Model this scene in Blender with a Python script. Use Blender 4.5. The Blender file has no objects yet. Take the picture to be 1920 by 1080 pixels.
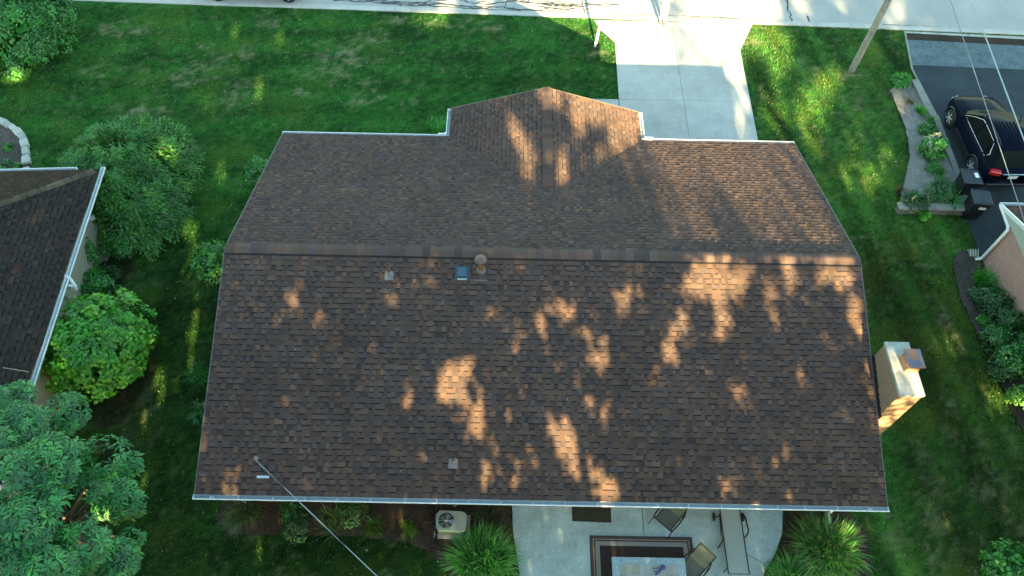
import bpy, math, random
import numpy as np
from mathutils import Vector, Matrix
C = bpy.context.scene
COL = C.collection
rnd = random.Random(7)
RNG = np.random.default_rng(11)

# ------------------------------------------------------------------ camera
F_PX, TH, YAW, ROLL = 1426.48, 0.576106, -0.0075976, 0.0256749
CAM = np.array([-0.89272, -11.74301, 20.87754])
def _axes():
    f = np.array([0, math.sin(TH), -math.cos(TH)]); u = np.array([0, math.cos(TH), math.sin(TH)]); r = np.array([1., 0, 0])
    c, s = math.cos(YAW), math.sin(YAW); R = np.array([[c, -s, 0], [s, c, 0], [0, 0, 1]])
    f, u, r = R @ f, R @ u, R @ r
    c, s = math.cos(ROLL), math.sin(ROLL)
    return c * r + s * u, -s * r + c * u, f
CR, CU, CF = _axes()
cam = bpy.data.cameras.new("camera"); co = bpy.data.objects.new("camera", cam); COL.objects.link(co)
cam.sensor_width = 36.0; cam.lens = 36.0 * F_PX / 1920.0; cam.clip_end = 2000; cam.clip_start = 0.1
m = Matrix.Identity(4)
for i in range(3):
    m[i][0], m[i][1], m[i][2], m[i][3] = CR[i], CU[i], -CF[i], CAM[i]
co.matrix_world = m
C.camera = co

# ------------------------------------------------------------------ light
SUN_T = np.array([-0.125, 1.0, -0.386]); SUN_T = SUN_T / np.linalg.norm(SUN_T)     # direction the light travels
SUN_EL = math.asin(-SUN_T[2]); SUN_AZ = math.atan2(-SUN_T[0], -SUN_T[1])
w = bpy.data.worlds.new("World"); C.world = w; w.use_nodes = True
nt = w.node_tree; bg = nt.nodes["Background"]
sky = nt.nodes.new("ShaderNodeTexSky"); sky.sky_type = 'NISHITA'; sky.sun_disc = False
sky.sun_elevation = SUN_EL; sky.sun_rotation = SUN_AZ; sky.air_density = 1.0; sky.dust_density = 0.6; sky.ozone_density = 1.0
air = nt.nodes.new("ShaderNodeMix"); air.data_type = 'RGBA'; air.blend_type = 'MULTIPLY'; air.inputs[0].default_value = 1.0; air.inputs[7].default_value = (1.0, 1.09, 0.83, 1)   # slightly greenish evening sky
nt.links.new(sky.outputs[0], air.inputs[6]); nt.links.new(air.outputs[2], bg.inputs[0]); bg.inputs[1].default_value = 0.05
sun = bpy.data.lights.new("sun", 'SUN'); so = bpy.data.objects.new("sun", sun); COL.objects.link(so)
sun.energy = 3.2; sun.angle = math.radians(0.55); sun.color = (1.0, 0.76, 0.34)
so.rotation_euler = Vector(SUN_T).to_track_quat('-Z', 'Y').to_euler(); so.location = (0, -40, 30)
C.view_settings.view_transform = 'Standard'; C.view_settings.look = 'None'
C.view_settings.exposure = 3.75; C.view_settings.gamma = 1.0
C.cycles.max_bounces = 6; C.cycles.diffuse_bounces = 3; C.cycles.transparent_max_bounces = 4

# ------------------------------------------------------------------ helpers
def at(px, py, z=0.0):
    d = CF * F_PX + CR * (px - 960) - CU * (py - 540)
    return CAM + d * ((z - CAM[2]) / d[2])
W2, DD, HE, HH = 8.4, 5.976, 2.6, 1.888
PITCH = HH / DD
def plane_hit(px, py, p0, n):
    d = CF * F_PX + CR * (px - 960) - CU * (py - 540)
    return CAM + d * (np.dot(np.array(p0) - CAM, n) / np.dot(d, n))
N_S = np.array([0, -PITCH, 1.0]); N_S /= np.linalg.norm(N_S)
N_N = np.array([0, PITCH, 1.0]); N_N /= np.linalg.norm(N_N)
def at_roof(px, py): return plane_hit(px, py, (0, 0, HE + HH), N_S)
def at_roof_n(px, py): return plane_hit(px, py, (0, 0, HE + HH), N_N)

def tag(o, label=None, cat=None, group=None, kind=None):
    if label: o['label'] = label
    if cat: o['category'] = cat
    if group: o['group'] = group
    if kind: o['kind'] = kind
    return o
def empty(name, loc, label=None, cat=None, group=None, rz=0.0):
    o = bpy.data.objects.new(name, None); COL.objects.link(o)
    o.location = Vector(loc); o.rotation_euler = (0, 0, rz); o.empty_display_size = 0.2
    return tag(o, label, cat, group)
def link(name, me, parent=None):
    o = bpy.data.objects.new(name, me); COL.objects.link(o)
    if parent is not None: o.parent = parent
    return o

class MB:
    def __init__(s): s.v = []; s.f = []; s.c = []; s.sm = []; s.cuts = []
    def cut(s): s.cuts.append((len(s.v), len(s.f)))                 # start of the next separate piece
    def add(s, vs, fs, col=(1, 1, 1), smooth=False):
        b = len(s.v); s.v += [tuple(float(x) for x in v) for v in vs]
        for f in fs:
            s.f.append(tuple(b + i for i in f)); s.c.append(col); s.sm.append(smooth)
    def quad(s, a, b, c, d, col=(1, 1, 1)): s.add([a, b, c, d], [(0, 1, 2, 3)], col)
    def box(s, c, size, rz=0.0, col=(1, 1, 1), top=1.0, mtx=None, bev=0.0):
        x, y, z = size[0] / 2, size[1] / 2, size[2] / 2
        if bev > 0:
            b = bev; ring = [(-x + b, -y), (x - b, -y), (x, -y + b), (x, y - b), (x - b, y), (-x + b, y), (-x, y - b), (-x, -y + b)]
            vs = [(px, py, -z) for px, py in ring] + [(px, py, z - b) for px, py in ring]
            k = [((px / x) * (x - b), (py / y) * (y - b), z) for px, py in ring]; vs += k
            fs = [tuple(range(7, -1, -1)), tuple(range(16, 24))]
            for r_ in (0, 8):
                for i in range(8): fs.append((r_ + i, r_ + (i + 1) % 8, r_ + 8 + (i + 1) % 8, r_ + 8 + i))
        else:
            vs = [(-x, -y, -z), (x, -y, -z), (x, y, -z), (-x, y, -z), (-x * top, -y * top, z), (x * top, -y * top, z), (x * top, y * top, z), (-x * top, y * top, z)]
            fs = [(3, 2, 1, 0), (4, 5, 6, 7), (0, 1, 5, 4), (1, 2, 6, 5), (2, 3, 7, 6), (3, 0, 4, 7)]
        cc, ss = math.cos(rz), math.sin(rz)
        vs = [(px * cc - py * ss + c[0], px * ss + py * cc + c[1], pz + c[2]) for px, py, pz in vs]
        if mtx is not None: vs = [mtx @ Vector(v) for v in vs]
        s.add(vs, fs, col)
    def tube(s, pts, r, n=8, col=(1, 1, 1), cap=True, smooth=True):
        pts = [Vector([float(q) for q in p]) for p in pts]; rs = r if isinstance(r, (list, tuple)) else [r] * len(pts)
        rings = []; ref = None
        for i, p in enumerate(pts):
            d = (pts[min(i + 1, len(pts) - 1)] - pts[max(i - 1, 0)])
            if d.length < 1e-9: d = Vector((0, 0, 1))
            d.normalize()
            if ref is None: ref = Vector((0, 0, 1)) if abs(d.z) < 0.9 else Vector((1, 0, 0))
            a = d.cross(ref); a.normalize(); b = d.cross(a); ref = b.cross(d) if b.length < 1e-6 else ref
            rings.append([p + (a * math.cos(2 * math.pi * k / n) + b * math.sin(2 * math.pi * k / n)) * rs[i] for k in range(n)])
        vs = [v for rg in rings for v in rg]; fs = []
        for i in range(len(pts) - 1):
            for k in range(n): fs.append((i * n + k, i * n + (k + 1) % n, (i + 1) * n + (k + 1) % n, (i + 1) * n + k))
        s.add(vs, fs, col, smooth)
        if cap:
            s.add(rings[0], [tuple(range(n - 1, -1, -1))], col); s.add(rings[-1], [tuple(range(n))], col)
    def lathe(s, prof, c=(0, 0, 0), n=20, col=(1, 1, 1), mtx=None):
        vs = []
        for r, z in prof:
            for k in range(n): vs.append((r * math.cos(2 * math.pi * k / n), r * math.sin(2 * math.pi * k / n), z))
        M = mtx if mtx is not None else Matrix.Identity(4)
        vs = [M @ Vector(v) + Vector(c) for v in vs]; fs = []
        for i in range(len(prof) - 1):
            for k in range(n): fs.append((i * n + k, i * n + (k + 1) % n, (i + 1) * n + (k + 1) % n, (i + 1) * n + k))
        s.add(vs, fs, col, True)
        s.add(vs[-n:], [tuple(range(n))], col); s.add(vs[:n], [tuple(range(n - 1, -1, -1))], col)
    def prism(s, poly, z0, z1, col=(1, 1, 1), side=None):
        a = sum(poly[i][0] * poly[(i + 1) % len(poly)][1] - poly[(i + 1) % len(poly)][0] * poly[i][1] for i in range(len(poly)))
        if a < 0: poly = list(poly)[::-1]
        n = len(poly); side = side or col
        s.add([(p[0], p[1], z1) for p in poly], [tuple(range(n))], col)
        s.add([(p[0], p[1], z0) for p in poly], [tuple(range(n - 1, -1, -1))], side)
        for i in range(n):
            a, b = poly[i], poly[(i + 1) % n]
            s.quad((a[0], a[1], z0), (b[0], b[1], z0), (b[0], b[1], z1), (a[0], a[1], z1), side)
    def extrude(s, prof, p0, p1, out, col=(1, 1, 1)):
        """closed cross-section prof [(outward, up)] swept from p0 to p1"""
        p0, p1, out = Vector(p0), Vector(p1), Vector(out); n = len(prof)
        A = [p0 + out * d + Vector((0, 0, z)) for d, z in prof]; B = [p1 + out * d + Vector((0, 0, z)) for d, z in prof]
        s.add(A + B, [(i, (i + 1) % n, n + (i + 1) % n, n + i) for i in range(n)] + [tuple(range(n - 1, -1, -1)), tuple(range(n, 2 * n))], col)
    def build(s, name, mat, parent=None, bevel=0.0):
        if s.cuts:
            cs = [c for c in s.cuts if c[1] > 0 or c == s.cuts[0]]; ends = cs[1:] + [(len(s.v), len(s.f))]; o = None
            for (v0, f0), (v1, f1) in zip(cs, ends):
                p = MB(); p.v = s.v[v0:v1]; p.f = [tuple(i - v0 for i in f) for f in s.f[f0:f1]]; p.c = s.c[f0:f1]; p.sm = s.sm[f0:f1]
                if p.f: o = p.build(name, mat, parent, bevel)
            return o
        me = bpy.data.meshes.new(name); me.from_pydata(s.v, [], s.f); me.validate(); me.update()
        if len(me.polygons) == len(s.f):
            ca = me.color_attributes.new('col', 'FLOAT_COLOR', 'CORNER'); arr = np.ones((len(me.loops), 4), np.float32); k = 0
            for f, c in zip(s.f, s.c):
                arr[k:k + len(f), :3] = c; k += len(f)
            ca.data.foreach_set('color', arr.ravel())
            me.polygons.foreach_set('use_smooth', s.sm)
        me.materials.append(mat); o = link(name, me, parent)
        if bevel:
            b = o.modifiers.new('bevel', 'BEVEL'); b.width = bevel; b.segments = 2; b.limit_method = 'ANGLE'
        return o

def np_mesh(name, V, col, mat, parent=None, smooth=False):
    """V (n,k,3) separate polygons, col (n,3)"""
    n, k = V.shape[:2]; me = bpy.data.meshes.new(name)
    me.vertices.add(n * k); me.loops.add(n * k); me.polygons.add(n)
    me.vertices.foreach_set('co', V.astype(np.float32).ravel())
    me.loops.foreach_set('vertex_index', np.arange(n * k, dtype=np.int32))
    me.polygons.foreach_set('loop_start', (np.arange(n) * k).astype(np.int32))
    me.polygons.foreach_set('loop_total', np.full(n, k, np.int32))
    ca = me.color_attributes.new('col', 'FLOAT_COLOR', 'CORNER')
    arr = np.ones((n * k, 4), np.float32); arr[:, :3] = np.repeat(col, k, axis=0); ca.data.foreach_set('color', arr.ravel())
    me.update(); me.materials.append(mat); return link(name, me, parent)

# ------------------------------------------------------------------ materials
def mat(name, base=(0.5, 0.5, 0.5), rough=0.6, metal=0.0, attr=False, var=0.15, scale=8.0, bump=0.0, bscale=60.0, coat=0.0, alpha=None, detail=5.0, spec=0.5, var2=0.0, scale2=0.8):
    M = bpy.data.materials.new(name); M.use_nodes = True; t = M.node_tree; L = t.links; N = t.nodes
    p = N["Principled BSDF"]; p.inputs['Roughness'].default_value = rough; p.inputs['Metallic'].default_value = metal
    p.inputs['Coat Weight'].default_value = coat; p.inputs['Specular IOR Level'].default_value = spec
    tc = N.new("ShaderNodeTexCoord"); geo = N.new("ShaderNodeNewGeometry")
    if attr:
        a = N.new("ShaderNodeAttribute"); a.attribute_name = 'col'; src = a.outputs['Color']
    else:
        r = N.new("ShaderNodeRGB"); r.outputs[0].default_value = (*base, 1); src = r.outputs[0]
    for vv, sc in ((var, scale), (var2, scale2)):
        if vv <= 0: continue
        n = N.new("ShaderNodeTexNoise"); n.inputs['Scale'].default_value = sc; n.inputs['Detail'].default_value = detail
        n.inputs['Roughness'].default_value = 0.65
        L.new(geo.outputs['Position'], n.inputs['Vector'])
        mr = N.new("ShaderNodeMapRange"); mr.inputs['From Min'].default_value = 0.3; mr.inputs['From Max'].default_value = 0.7
        mr.inputs['To Min'].default_value = 1 - vv; mr.inputs['To Max'].default_value = 1 + vv; L.new(n.outputs['Fac'], mr.inputs['Value'])
        mx = N.new("ShaderNodeMix"); mx.data_type = 'RGBA'; mx.blend_type = 'MULTIPLY'; mx.inputs[0].default_value = 1.0
        L.new(src, mx.inputs[6]); L.new(mr.outputs[0], mx.inputs[7]); src = mx.outputs[2]
    L.new(src, p.inputs['Base Color'])
    if bump > 0:
        n = N.new("ShaderNodeTexNoise"); n.inputs['Scale'].default_value = bscale; n.inputs['Detail'].default_value = 4
        L.new(geo.outputs['Position'], n.inputs['Vector'])
        b = N.new("ShaderNodeBump"); b.inputs['Strength'].default_value = bump; b.inputs['Distance'].default_value = 0.02
        L.new(n.outputs['Fac'], b.inputs['Height']); L.new(b.outputs[0], p.inputs['Normal'])
    return M
def foliage(name, trans=0.3, rough=0.45, gloss=0.06):
    M = bpy.data.materials.new(name); M.use_nodes = True; t = M.node_tree; L = t.links; N = t.nodes; N.clear()
    o = N.new("ShaderNodeOutputMaterial"); a = N.new("ShaderNodeAttribute"); a.attribute_name = 'col'
    d = N.new("ShaderNodeBsdfDiffuse"); tr = N.new("ShaderNodeBsdfTranslucent"); g = N.new("ShaderNodeBsdfGlossy"); g.inputs['Roughness'].default_value = rough
    hs = N.new("ShaderNodeHueSaturation"); hs.inputs['Saturation'].default_value = 1.15; hs.inputs['Value'].default_value = 1.3; hs.inputs['Hue'].default_value = 0.485
    L.new(a.outputs['Color'], d.inputs['Color']); L.new(a.outputs['Color'], hs.inputs['Color']); L.new(hs.outputs[0], tr.inputs['Color'])
    m1 = N.new("ShaderNodeMixShader"); m1.inputs[0].default_value = trans; L.new(d.outputs[0], m1.inputs[1]); L.new(tr.outputs[0], m1.inputs[2])
    m2 = N.new("ShaderNodeMixShader"); m2.inputs[0].default_value = gloss; L.new(m1.outputs[0], m2.inputs[1]); L.new(g.outputs[0], m2.inputs[2])
    L.new(m2.outputs[0], o.inputs['Surface']); return M
def brick_mat(name, c1, c2, mortar, bw=0.21, bh=0.075, axis='XZ'):
    M = bpy.data.materials.new(name); M.use_nodes = True; t = M.node_tree; L = t.links; N = t.nodes; p = N["Principled BSDF"]
    geo = N.new("ShaderNodeNewGeometry"); sp = N.new("ShaderNodeSeparateXYZ"); L.new(geo.outputs['Position'], sp.inputs[0])
    ad = N.new("ShaderNodeMath"); ad.operation = 'ADD'; L.new(sp.outputs[0], ad.inputs[0]); L.new(sp.outputs[1], ad.inputs[1])
    cb = N.new("ShaderNodeCombineXYZ"); L.new(ad.outputs[0], cb.inputs[0]); L.new(sp.outputs[2], cb.inputs[1])
    b = N.new("ShaderNodeTexBrick"); b.inputs['Color1'].default_value = (*c1, 1); b.inputs['Color2'].default_value = (*c2, 1); b.inputs['Mortar'].default_value = (*mortar, 1)
    b.inputs['Scale'].default_value = 1.0; b.inputs['Brick Width'].default_value = bw; b.inputs['Row Height'].default_value = bh; b.inputs['Mortar Size'].default_value = 0.008
    L.new(cb.outputs[0], b.inputs['Vector'])
    n = N.new("ShaderNodeTexNoise"); n.inputs['Scale'].default_value = 30; L.new(geo.outputs['Position'], n.inputs['Vector'])
    mr = N.new("ShaderNodeMapRange"); mr.inputs['To Min'].default_value = 0.6; mr.inputs['To Max'].default_value = 1.4; L.new(n.outputs['Fac'], mr.inputs['Value'])
    mx = N.new("ShaderNodeMix"); mx.data_type = 'RGBA'; mx.blend_type = 'MULTIPLY'; mx.inputs[0].default_value = 1
    L.new(b.outputs['Color'], mx.inputs[6]); L.new(mr.outputs[0], mx.inputs[7]); L.new(mx.outputs[2], p.inputs['Base Color'])
    p.inputs['Roughness'].default_value = 0.85
    bp = N.new("ShaderNodeBump"); bp.inputs['Strength'].default_value = 0.5; bp.inputs['Distance'].default_value = 0.01; bp.invert = True
    L.new(b.outputs['Fac'], bp.inputs['Height']); L.new(bp.outputs[0], p.inputs['Normal']); return M

M_SHINGLE = mat("shingle_granules", rough=0.95, attr=True, var=0.22, scale=45, bump=1.0, bscale=150, spec=0.1, var2=0.14, scale2=0.5)
M_SHINGLE.node_tree.nodes["Principled BSDF"].inputs["Diffuse Roughness"].default_value = 1.0
M_WHITE = mat("white_painted_metal", (0.78, 0.80, 0.80), 0.4, var=0.07, scale=5, var2=0.06, scale2=1.3)
M_ATTR = mat("painted_parts", rough=0.55, attr=True, var=0.10, scale=9, bump=0.05)
M_ATTRM = mat("metal_parts", rough=0.42, metal=0.6, attr=True, var=0.15, scale=14)
M_RUST = mat("rusty_metal", (0.20, 0.10, 0.06), 0.7, metal=0.3, var=0.4, scale=25)
M_CONC = mat("concrete", rough=0.85, attr=True, var=0.10, scale=16, bump=0.2, bscale=90, var2=0.17, scale2=0.9, spec=0.3, detail=8)
M_ASPH = mat("asphalt", rough=0.85, attr=True, var=0.35, scale=55, bump=0.4, bscale=120, var2=0.3, scale2=1.2, spec=0.3, detail=8)
M_SOIL = mat("soil_mulch", rough=0.95, attr=True, var=0.5, scale=22, bump=0.8, bscale=30, var2=0.25, scale2=2.0, spec=0.1)
M_BARK = mat("bark", (0.10, 0.075, 0.055), 0.9, var=0.35, scale=14, bump=0.6, bscale=30)
M_LEAF = foliage("leaf", 0.28)
M_GRASS = foliage("grass_blade", 0.3, gloss=0.03)
M_SHADE = foliage("shade_leaf", 0.15, gloss=0.0)
M_BRICK = brick_mat("tan_brick", (0.22, 0.115, 0.065), (0.27, 0.155, 0.085), (0.26, 0.22, 0.18))
M_PINKB = brick_mat("pink_brick", (0.43, 0.215, 0.18), (0.47, 0.26, 0.22), (0.42, 0.31, 0.28))
M_BLACK = mat("black_car_paint", (0.005, 0.008, 0.018), 0.22, var=0.0, spec=0.025)
M_GREYP = mat("grey_car_paint", (0.10, 0.11, 0.12), 0.2, var=0.0, coat=1.0)
M_GLASS = mat("dark_glass", (0.008, 0.012, 0.012), 0.15, var=0.0, spec=0.03)
M_RUBBER = mat("rubber", (0.018, 0.018, 0.02), 0.8, var=0.2, scale=30)
M_RED = mat("red_lens", (0.55, 0.015, 0.015), 0.2, var=0.0, coat=0.6)
M_CHROME = mat("chrome", (0.75, 0.76, 0.78), 0.18, metal=1.0, var=0.0)
M_LAMP = mat("headlamp_glass", (0.30, 0.33, 0.36), 0.15, var=0.0)
M_PLASTIC = mat("black_plastic", (0.012, 0.013, 0.018), 0.45, var=0.15, scale=12)
M_BLKMET = mat("black_metal", (0.015, 0.015, 0.017), 0.4, metal=0.3, var=0.1)
M_SLING = mat("sling_fabric", rough=0.85, attr=True, var=0.08, scale=60, bump=0.2, bscale=250)
M_SKIN = mat("skin", (0.55, 0.34, 0.25), 0.55, var=0.05)
M_CLOTH = mat("cloth", rough=0.9, attr=False, base=(0.78, 0.74, 0.66), var=0.06, scale=20, bump=0.2, bscale=80)
M_SHIRT = mat("white_shirt", base=(0.8, 0.8, 0.78), rough=0.9, var=0.05, scale=20, bump=0.2, bscale=80)
M_SHOE = mat("brown_shoe", base=(0.16, 0.07, 0.05), rough=0.6, var=0.1)
M_HAIR = mat("hair", base=(0.03, 0.02, 0.015), rough=0.6, var=0.2, scale=40)

# ------------------------------------------------------------------ geometry of the lot (world metres)
def kerb_y(x): return 15.69 - 0.0205 * (x + 1.0) - 0.00035 * np.maximum(x, 0) ** 2
P2 = lambda *pts: [tuple(at(a, b)[:2]) for a, b in pts]
DRIVE = [(2.49, 15.5), (2.75, 14.85), (3.31, 14.06), (3.26, 10.75), (3.30, 6.2), (8.30, 6.2), (8.39, 8.61), (8.47, 13.72), (9.28, 15.47)]
WALK = [(1.2, 7.0), (3.25, 7.0), (3.245, 10.70), (1.2, 10.70)]
PATIO = [(-0.69, -5.35), (6.78, -5.35), (6.66, -5.97), (6.36, -6.53), (6.0, -7.0), (5.6, -7.9), (5.2, -9.0), (-0.1, -9.0), (-0.45, -7.2), (-0.65, -6.09)]
BED = [(-8.62, -5.3), (-8.72, -5.9), (-8.35, -6.25), (-7.2, -6.27), (-5.85, -6.23), (-4.6, -6.28), (-3.54, -6.38), (-2.95, -6.6), (-2.5, -6.98), (-2.2, -7.6), (-2.0, -8.6), (-0.2, -8.6), (-0.5, -7.2), (-0.72, -6.09), (-0.75, -5.3)]
BED2 = [(6.83, -5.35), (8.6, -5.3), (9.0, -6.0), (8.8, -7.2), (7.8, -8.2), (5.7, -8.2), (6.05, -7.0), (6.41, -6.53), (6.71, -5.97)]
RDRIVE = [(15.65, 14.72), (15.37, 12.8), (15.46, 10.07), (15.33, 7.0), (15.12, 4.97), (15.15, 3.48), (15.2, 3.0), (26, 3.0), (26, 14.2)]
PLANT = [(14.07, 11.45), (14.6, 12.05), (15.16, 12.05), (15.40, 9.93), (15.28, 5.45), (12.72, 5.42), (13.23, 6.5), (13.81, 7.82), (14.06, 8.91), (14.1, 10.18)]
RBED = P2((1800, 470), (1785, 490), (1800, 560), (1838, 640), (1868, 700), (1895, 770), (1940, 850)) + [(15.2, -7), (15.2, 3.4)]
LBED = P2((58, 330), (57, 290), (50, 265), (35, 245), (0, 226), (-60, 215)) + [(-24, 6.0), (-24, 3.9), (-18, 3.9)]
LHOUSE = [(-14.3, 3.8), (-13.85, -5.0), (-26, -5.0), (-26, 3.8)]
MAILP = [(2.44 + .33 * math.cos(k), 13.83 + .3 * math.sin(k)) for k in np.linspace(0, 6.28, 9)[:-1]]
LSOIL = P2((195, 470), (235, 465), (250, 500), (210, 560), (290, 640), (285, 700), (230, 790), (190, 810), (150, 760), (150, 520))

def inpoly(x, y, poly):
    r = np.zeros(x.shape, bool); n = len(poly); j = n - 1
    for i in range(n):
        xi, yi = poly[i]; xj, yj = poly[j]
        c = ((yi > y) != (yj > y)) & (x < (xj - xi) * (y - yi) / (yj - yi + 1e-12) + xi); r ^= c; j = i
    return r
def vnoise(x, y, s, seed):
    """smooth value noise 0..1"""
    r = np.random.default_rng(seed); g = r.random((256, 256)); X = x * s + 1000; Y = y * s + 1000
    i = np.floor(X).astype(int); j = np.floor(Y).astype(int); fx = X - i; fy = Y - j
    fx = fx * fx * (3 - 2 * fx); fy = fy * fy * (3 - 2 * fy)
    G = lambda a, b: g[a % 256, b % 256]
    return (G(i, j) * (1 - fx) + G(i + 1, j) * fx) * (1 - fy) + (G(i, j + 1) * (1 - fx) + G(i + 1, j + 1) * fx) * fy
def fbm(x, y, s, seed, o=4):
    t = 0; a = 0.5; tot = 0
    for k in range(o): t = t + a * vnoise(x, y, s * 2 ** k, seed + k); tot += a; a *= 0.55
    return t / tot
# worn places in the lawn: centre and half size in metres
BARE = [(at(a, b)[0], at(a, b)[1], rx, ry) for a, b, rx, ry in (
    (250, 55, .9, .45), (205, 50, .5, .3), (400, 115, 1.0, .7), (345, 145, .6, .5), (460, 100, .5, .5), (640, 90, .9, .5), (655, 108, .4, .9), (620, 130, .7, .5),
    (575, 140, .5, .3), (700, 72, .8, .35), (600, 110, .4, .3), (500, 35, .6, .5), (690, 155, .4, .3), (740, 40, .5, .3), (875, 42, 1.0, .25), (920, 50, .8, .25),
    (815, 43, .3, .15), (270, 205, .9, .35), (180, 135, .5, .3), (440, 175, .5, .6), (690, 187, .7, .3), (560, 175, .6, .2), (1115, 100, .35, .3),
    (1885, 930, .3, .9), (1750, 960, .3, 1.3), (1740, 870, .25, .8), (1850, 850, .25, .9), (1760, 1060, .3, .8), (1900, 830, .2, .7), (1780, 760, .2, .5), (1720, 850, .2, .7),
    (1520, 130, .5, .5), (1600, 138, .5, .3), (1415, 75, .35, .35), (1850, 940, .3, .5), (1840, 1040, .5, .5), (1790, 830, .15, .6), (1765, 590, .2, .6),
    (220, 800, .9, .8), (240, 760, .7, .7), (240, 520, .8, .9), (1680, 1000, .3, .6), (1800, 650, .15, .4))]
def bare_at(x, y):
    b = np.zeros(x.shape)
    wx = x + 0.5 * (fbm(x, y, 1.1, 40) - .5); wy = y + 0.5 * (fbm(x, y, 1.1, 60) - .5)
    for cx, cy, rx, ry in BARE:
        b = np.maximum(b, 1.15 - np.sqrt(((wx - cx) / (rx * 1.5)) ** 2 + ((wy - cy) / (ry * 1.5)) ** 2))
    b = b * 1.0 + 2.6 * (fbm(x, y, 4.6, 5) - 0.5) + 1.2 * (vnoise(x, y, 15.0, 6) - .5) - 0.42
    b2 = (fbm(x, y, 0.55, 90) - 0.70) * 2.0 + 1.2 * (fbm(x, y, 4.0, 15) - 0.5)
    return np.clip(np.maximum(b, b2 * .8), 0, 1) * (.50 + .45 * vnoise(x, y, 9.0, 99)) * np.where((y < 3) & (x > 8.4), .55, 1) * np.where((y < 6) & (x < -8.2), .5, 1)
def lawn_col(x, y):
    a = fbm(x, y, 0.35, 21); b = fbm(x, y, 1.6, 31); c = fbm(x, y, 6.0, 37, 2)
    dark = np.array([0.015, 0.072, 0.014]); light = np.array([0.052, 0.205, 0.034]); yel = np.array([0.078, 0.180, 0.026])
    d = fbm(x, y, 14.0, 41, 2); t = np.clip(0.50 + 1.0 * (a - .5) + 0.8 * (b - .5) + 0.9 * (c - .5) + 1.3 * (d - .5), 0, 1)[:, None]
    col = dark * (1 - t) + light * t
    yy = np.clip((fbm(x, y, .8, 77) - .55) * 3, 0, .6)[:, None]; col = col * (1 - yy) + yel * yy
    s = np.where(x > 8.6, 0.5 + .5 * np.sin((x * 1.0 + y * 0.13) * 5.2), 0.5 + .5 * np.sin((y * 1.0 - x * .04) * 4.2))   # mower stripes
    rt = np.clip((x - 8.4) / .6, 0, 1)[:, None]; st2 = (fbm((x * .985 + y * .17) * 2.0, (y * .985 - x * .17) * .14, 1.0, 55, 3) - .5)[:, None]
    col = col * (0.86 + 0.28 * s)[:, None]; col = col * (1 + rt * (st2 * 1.3)) ; col[:, 0] *= 1 + .35 * rt[:, 0]
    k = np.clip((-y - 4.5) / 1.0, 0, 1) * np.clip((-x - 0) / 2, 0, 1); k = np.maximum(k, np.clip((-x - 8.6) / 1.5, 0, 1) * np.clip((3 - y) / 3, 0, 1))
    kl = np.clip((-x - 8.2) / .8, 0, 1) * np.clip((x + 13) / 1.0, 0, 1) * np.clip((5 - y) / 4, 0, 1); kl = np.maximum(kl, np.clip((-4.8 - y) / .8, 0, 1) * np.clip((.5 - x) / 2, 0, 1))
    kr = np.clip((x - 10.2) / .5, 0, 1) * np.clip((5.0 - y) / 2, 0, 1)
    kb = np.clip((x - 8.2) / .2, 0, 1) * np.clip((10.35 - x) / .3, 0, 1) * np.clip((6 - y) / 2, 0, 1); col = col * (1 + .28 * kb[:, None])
    col = col * (1 - kl[:, None] * np.array([.12, .36, .34])) * (1 - kr[:, None] * np.array([.14, .30, .28]))  # side lawn strips: browner turf, with lawn shade darkened into the colour
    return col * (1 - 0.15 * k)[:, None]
TAN = np.array([0.20, 0.195, 0.105])

# ------------------------------------------------------------------ ground, lawn, street
b = MB(); b.quad((-600, -600, -0.14), (600, -600, -0.14), (600, 600, -0.14), (-600, 600, -0.14), (0.05, 0.085, 0.03))
tag(b.build('ground', mat("far_ground", rough=0.95, attr=True, var=0.3, scale=0.6)), kind='structure')
def make_lawn():
    nx, ny = 480, 260; xs = np.linspace(-36, 33, nx); ts = np.linspace(0, 1, ny)
    X, T = np.meshgrid(xs, ts); Y = -13 + (kerb_y(X) - 0.02 + 13) * T
    Z = 0.03 * (fbm(X.ravel(), Y.ravel(), 0.5, 3) - 0.5).reshape(X.shape) - 0.012
    V = np.stack([X, Y, Z], -1).reshape(-1, 3)
    me = bpy.data.meshes.new('lawn'); me.vertices.add(len(V)); me.vertices.foreach_set('co', V.astype(np.float32).ravel())
    i, j = np.meshgrid(np.arange(nx - 1), np.arange(ny - 1)); a = (j * nx + i).ravel()
    Q = np.stack([a, a + 1, a + nx + 1, a + nx], -1).astype(np.int32); n = len(Q)
    me.loops.add(n * 4); me.polygons.add(n); me.loops.foreach_set('vertex_index', Q.ravel())
    me.polygons.foreach_set('loop_start', (np.arange(n) * 4).astype(np.int32)); me.polygons.foreach_set('loop_total', np.full(n, 4, np.int32))
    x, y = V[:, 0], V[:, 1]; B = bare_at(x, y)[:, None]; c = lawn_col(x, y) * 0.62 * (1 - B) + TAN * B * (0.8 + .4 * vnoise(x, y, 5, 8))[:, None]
    for pl in (LSOIL, MAILP):
        k = inpoly(x, y, pl); c[k] = c[k] * .3 + np.array([0.03, 0.022, 0.014]) * .7
    ca = me.color_attributes.new('col', 'FLOAT_COLOR', 'POINT'); arr = np.ones((len(V), 4), np.float32); arr[:, :3] = c; ca.data.foreach_set('color', arr.ravel())
    me.update(); me.materials.append(mat("lawn_soil", rough=0.95, attr=True, var=0.35, scale=16, bump=0.6, bscale=40, spec=0.1)); tag(link('lawn', me), kind='structure')
make_lawn()
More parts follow.
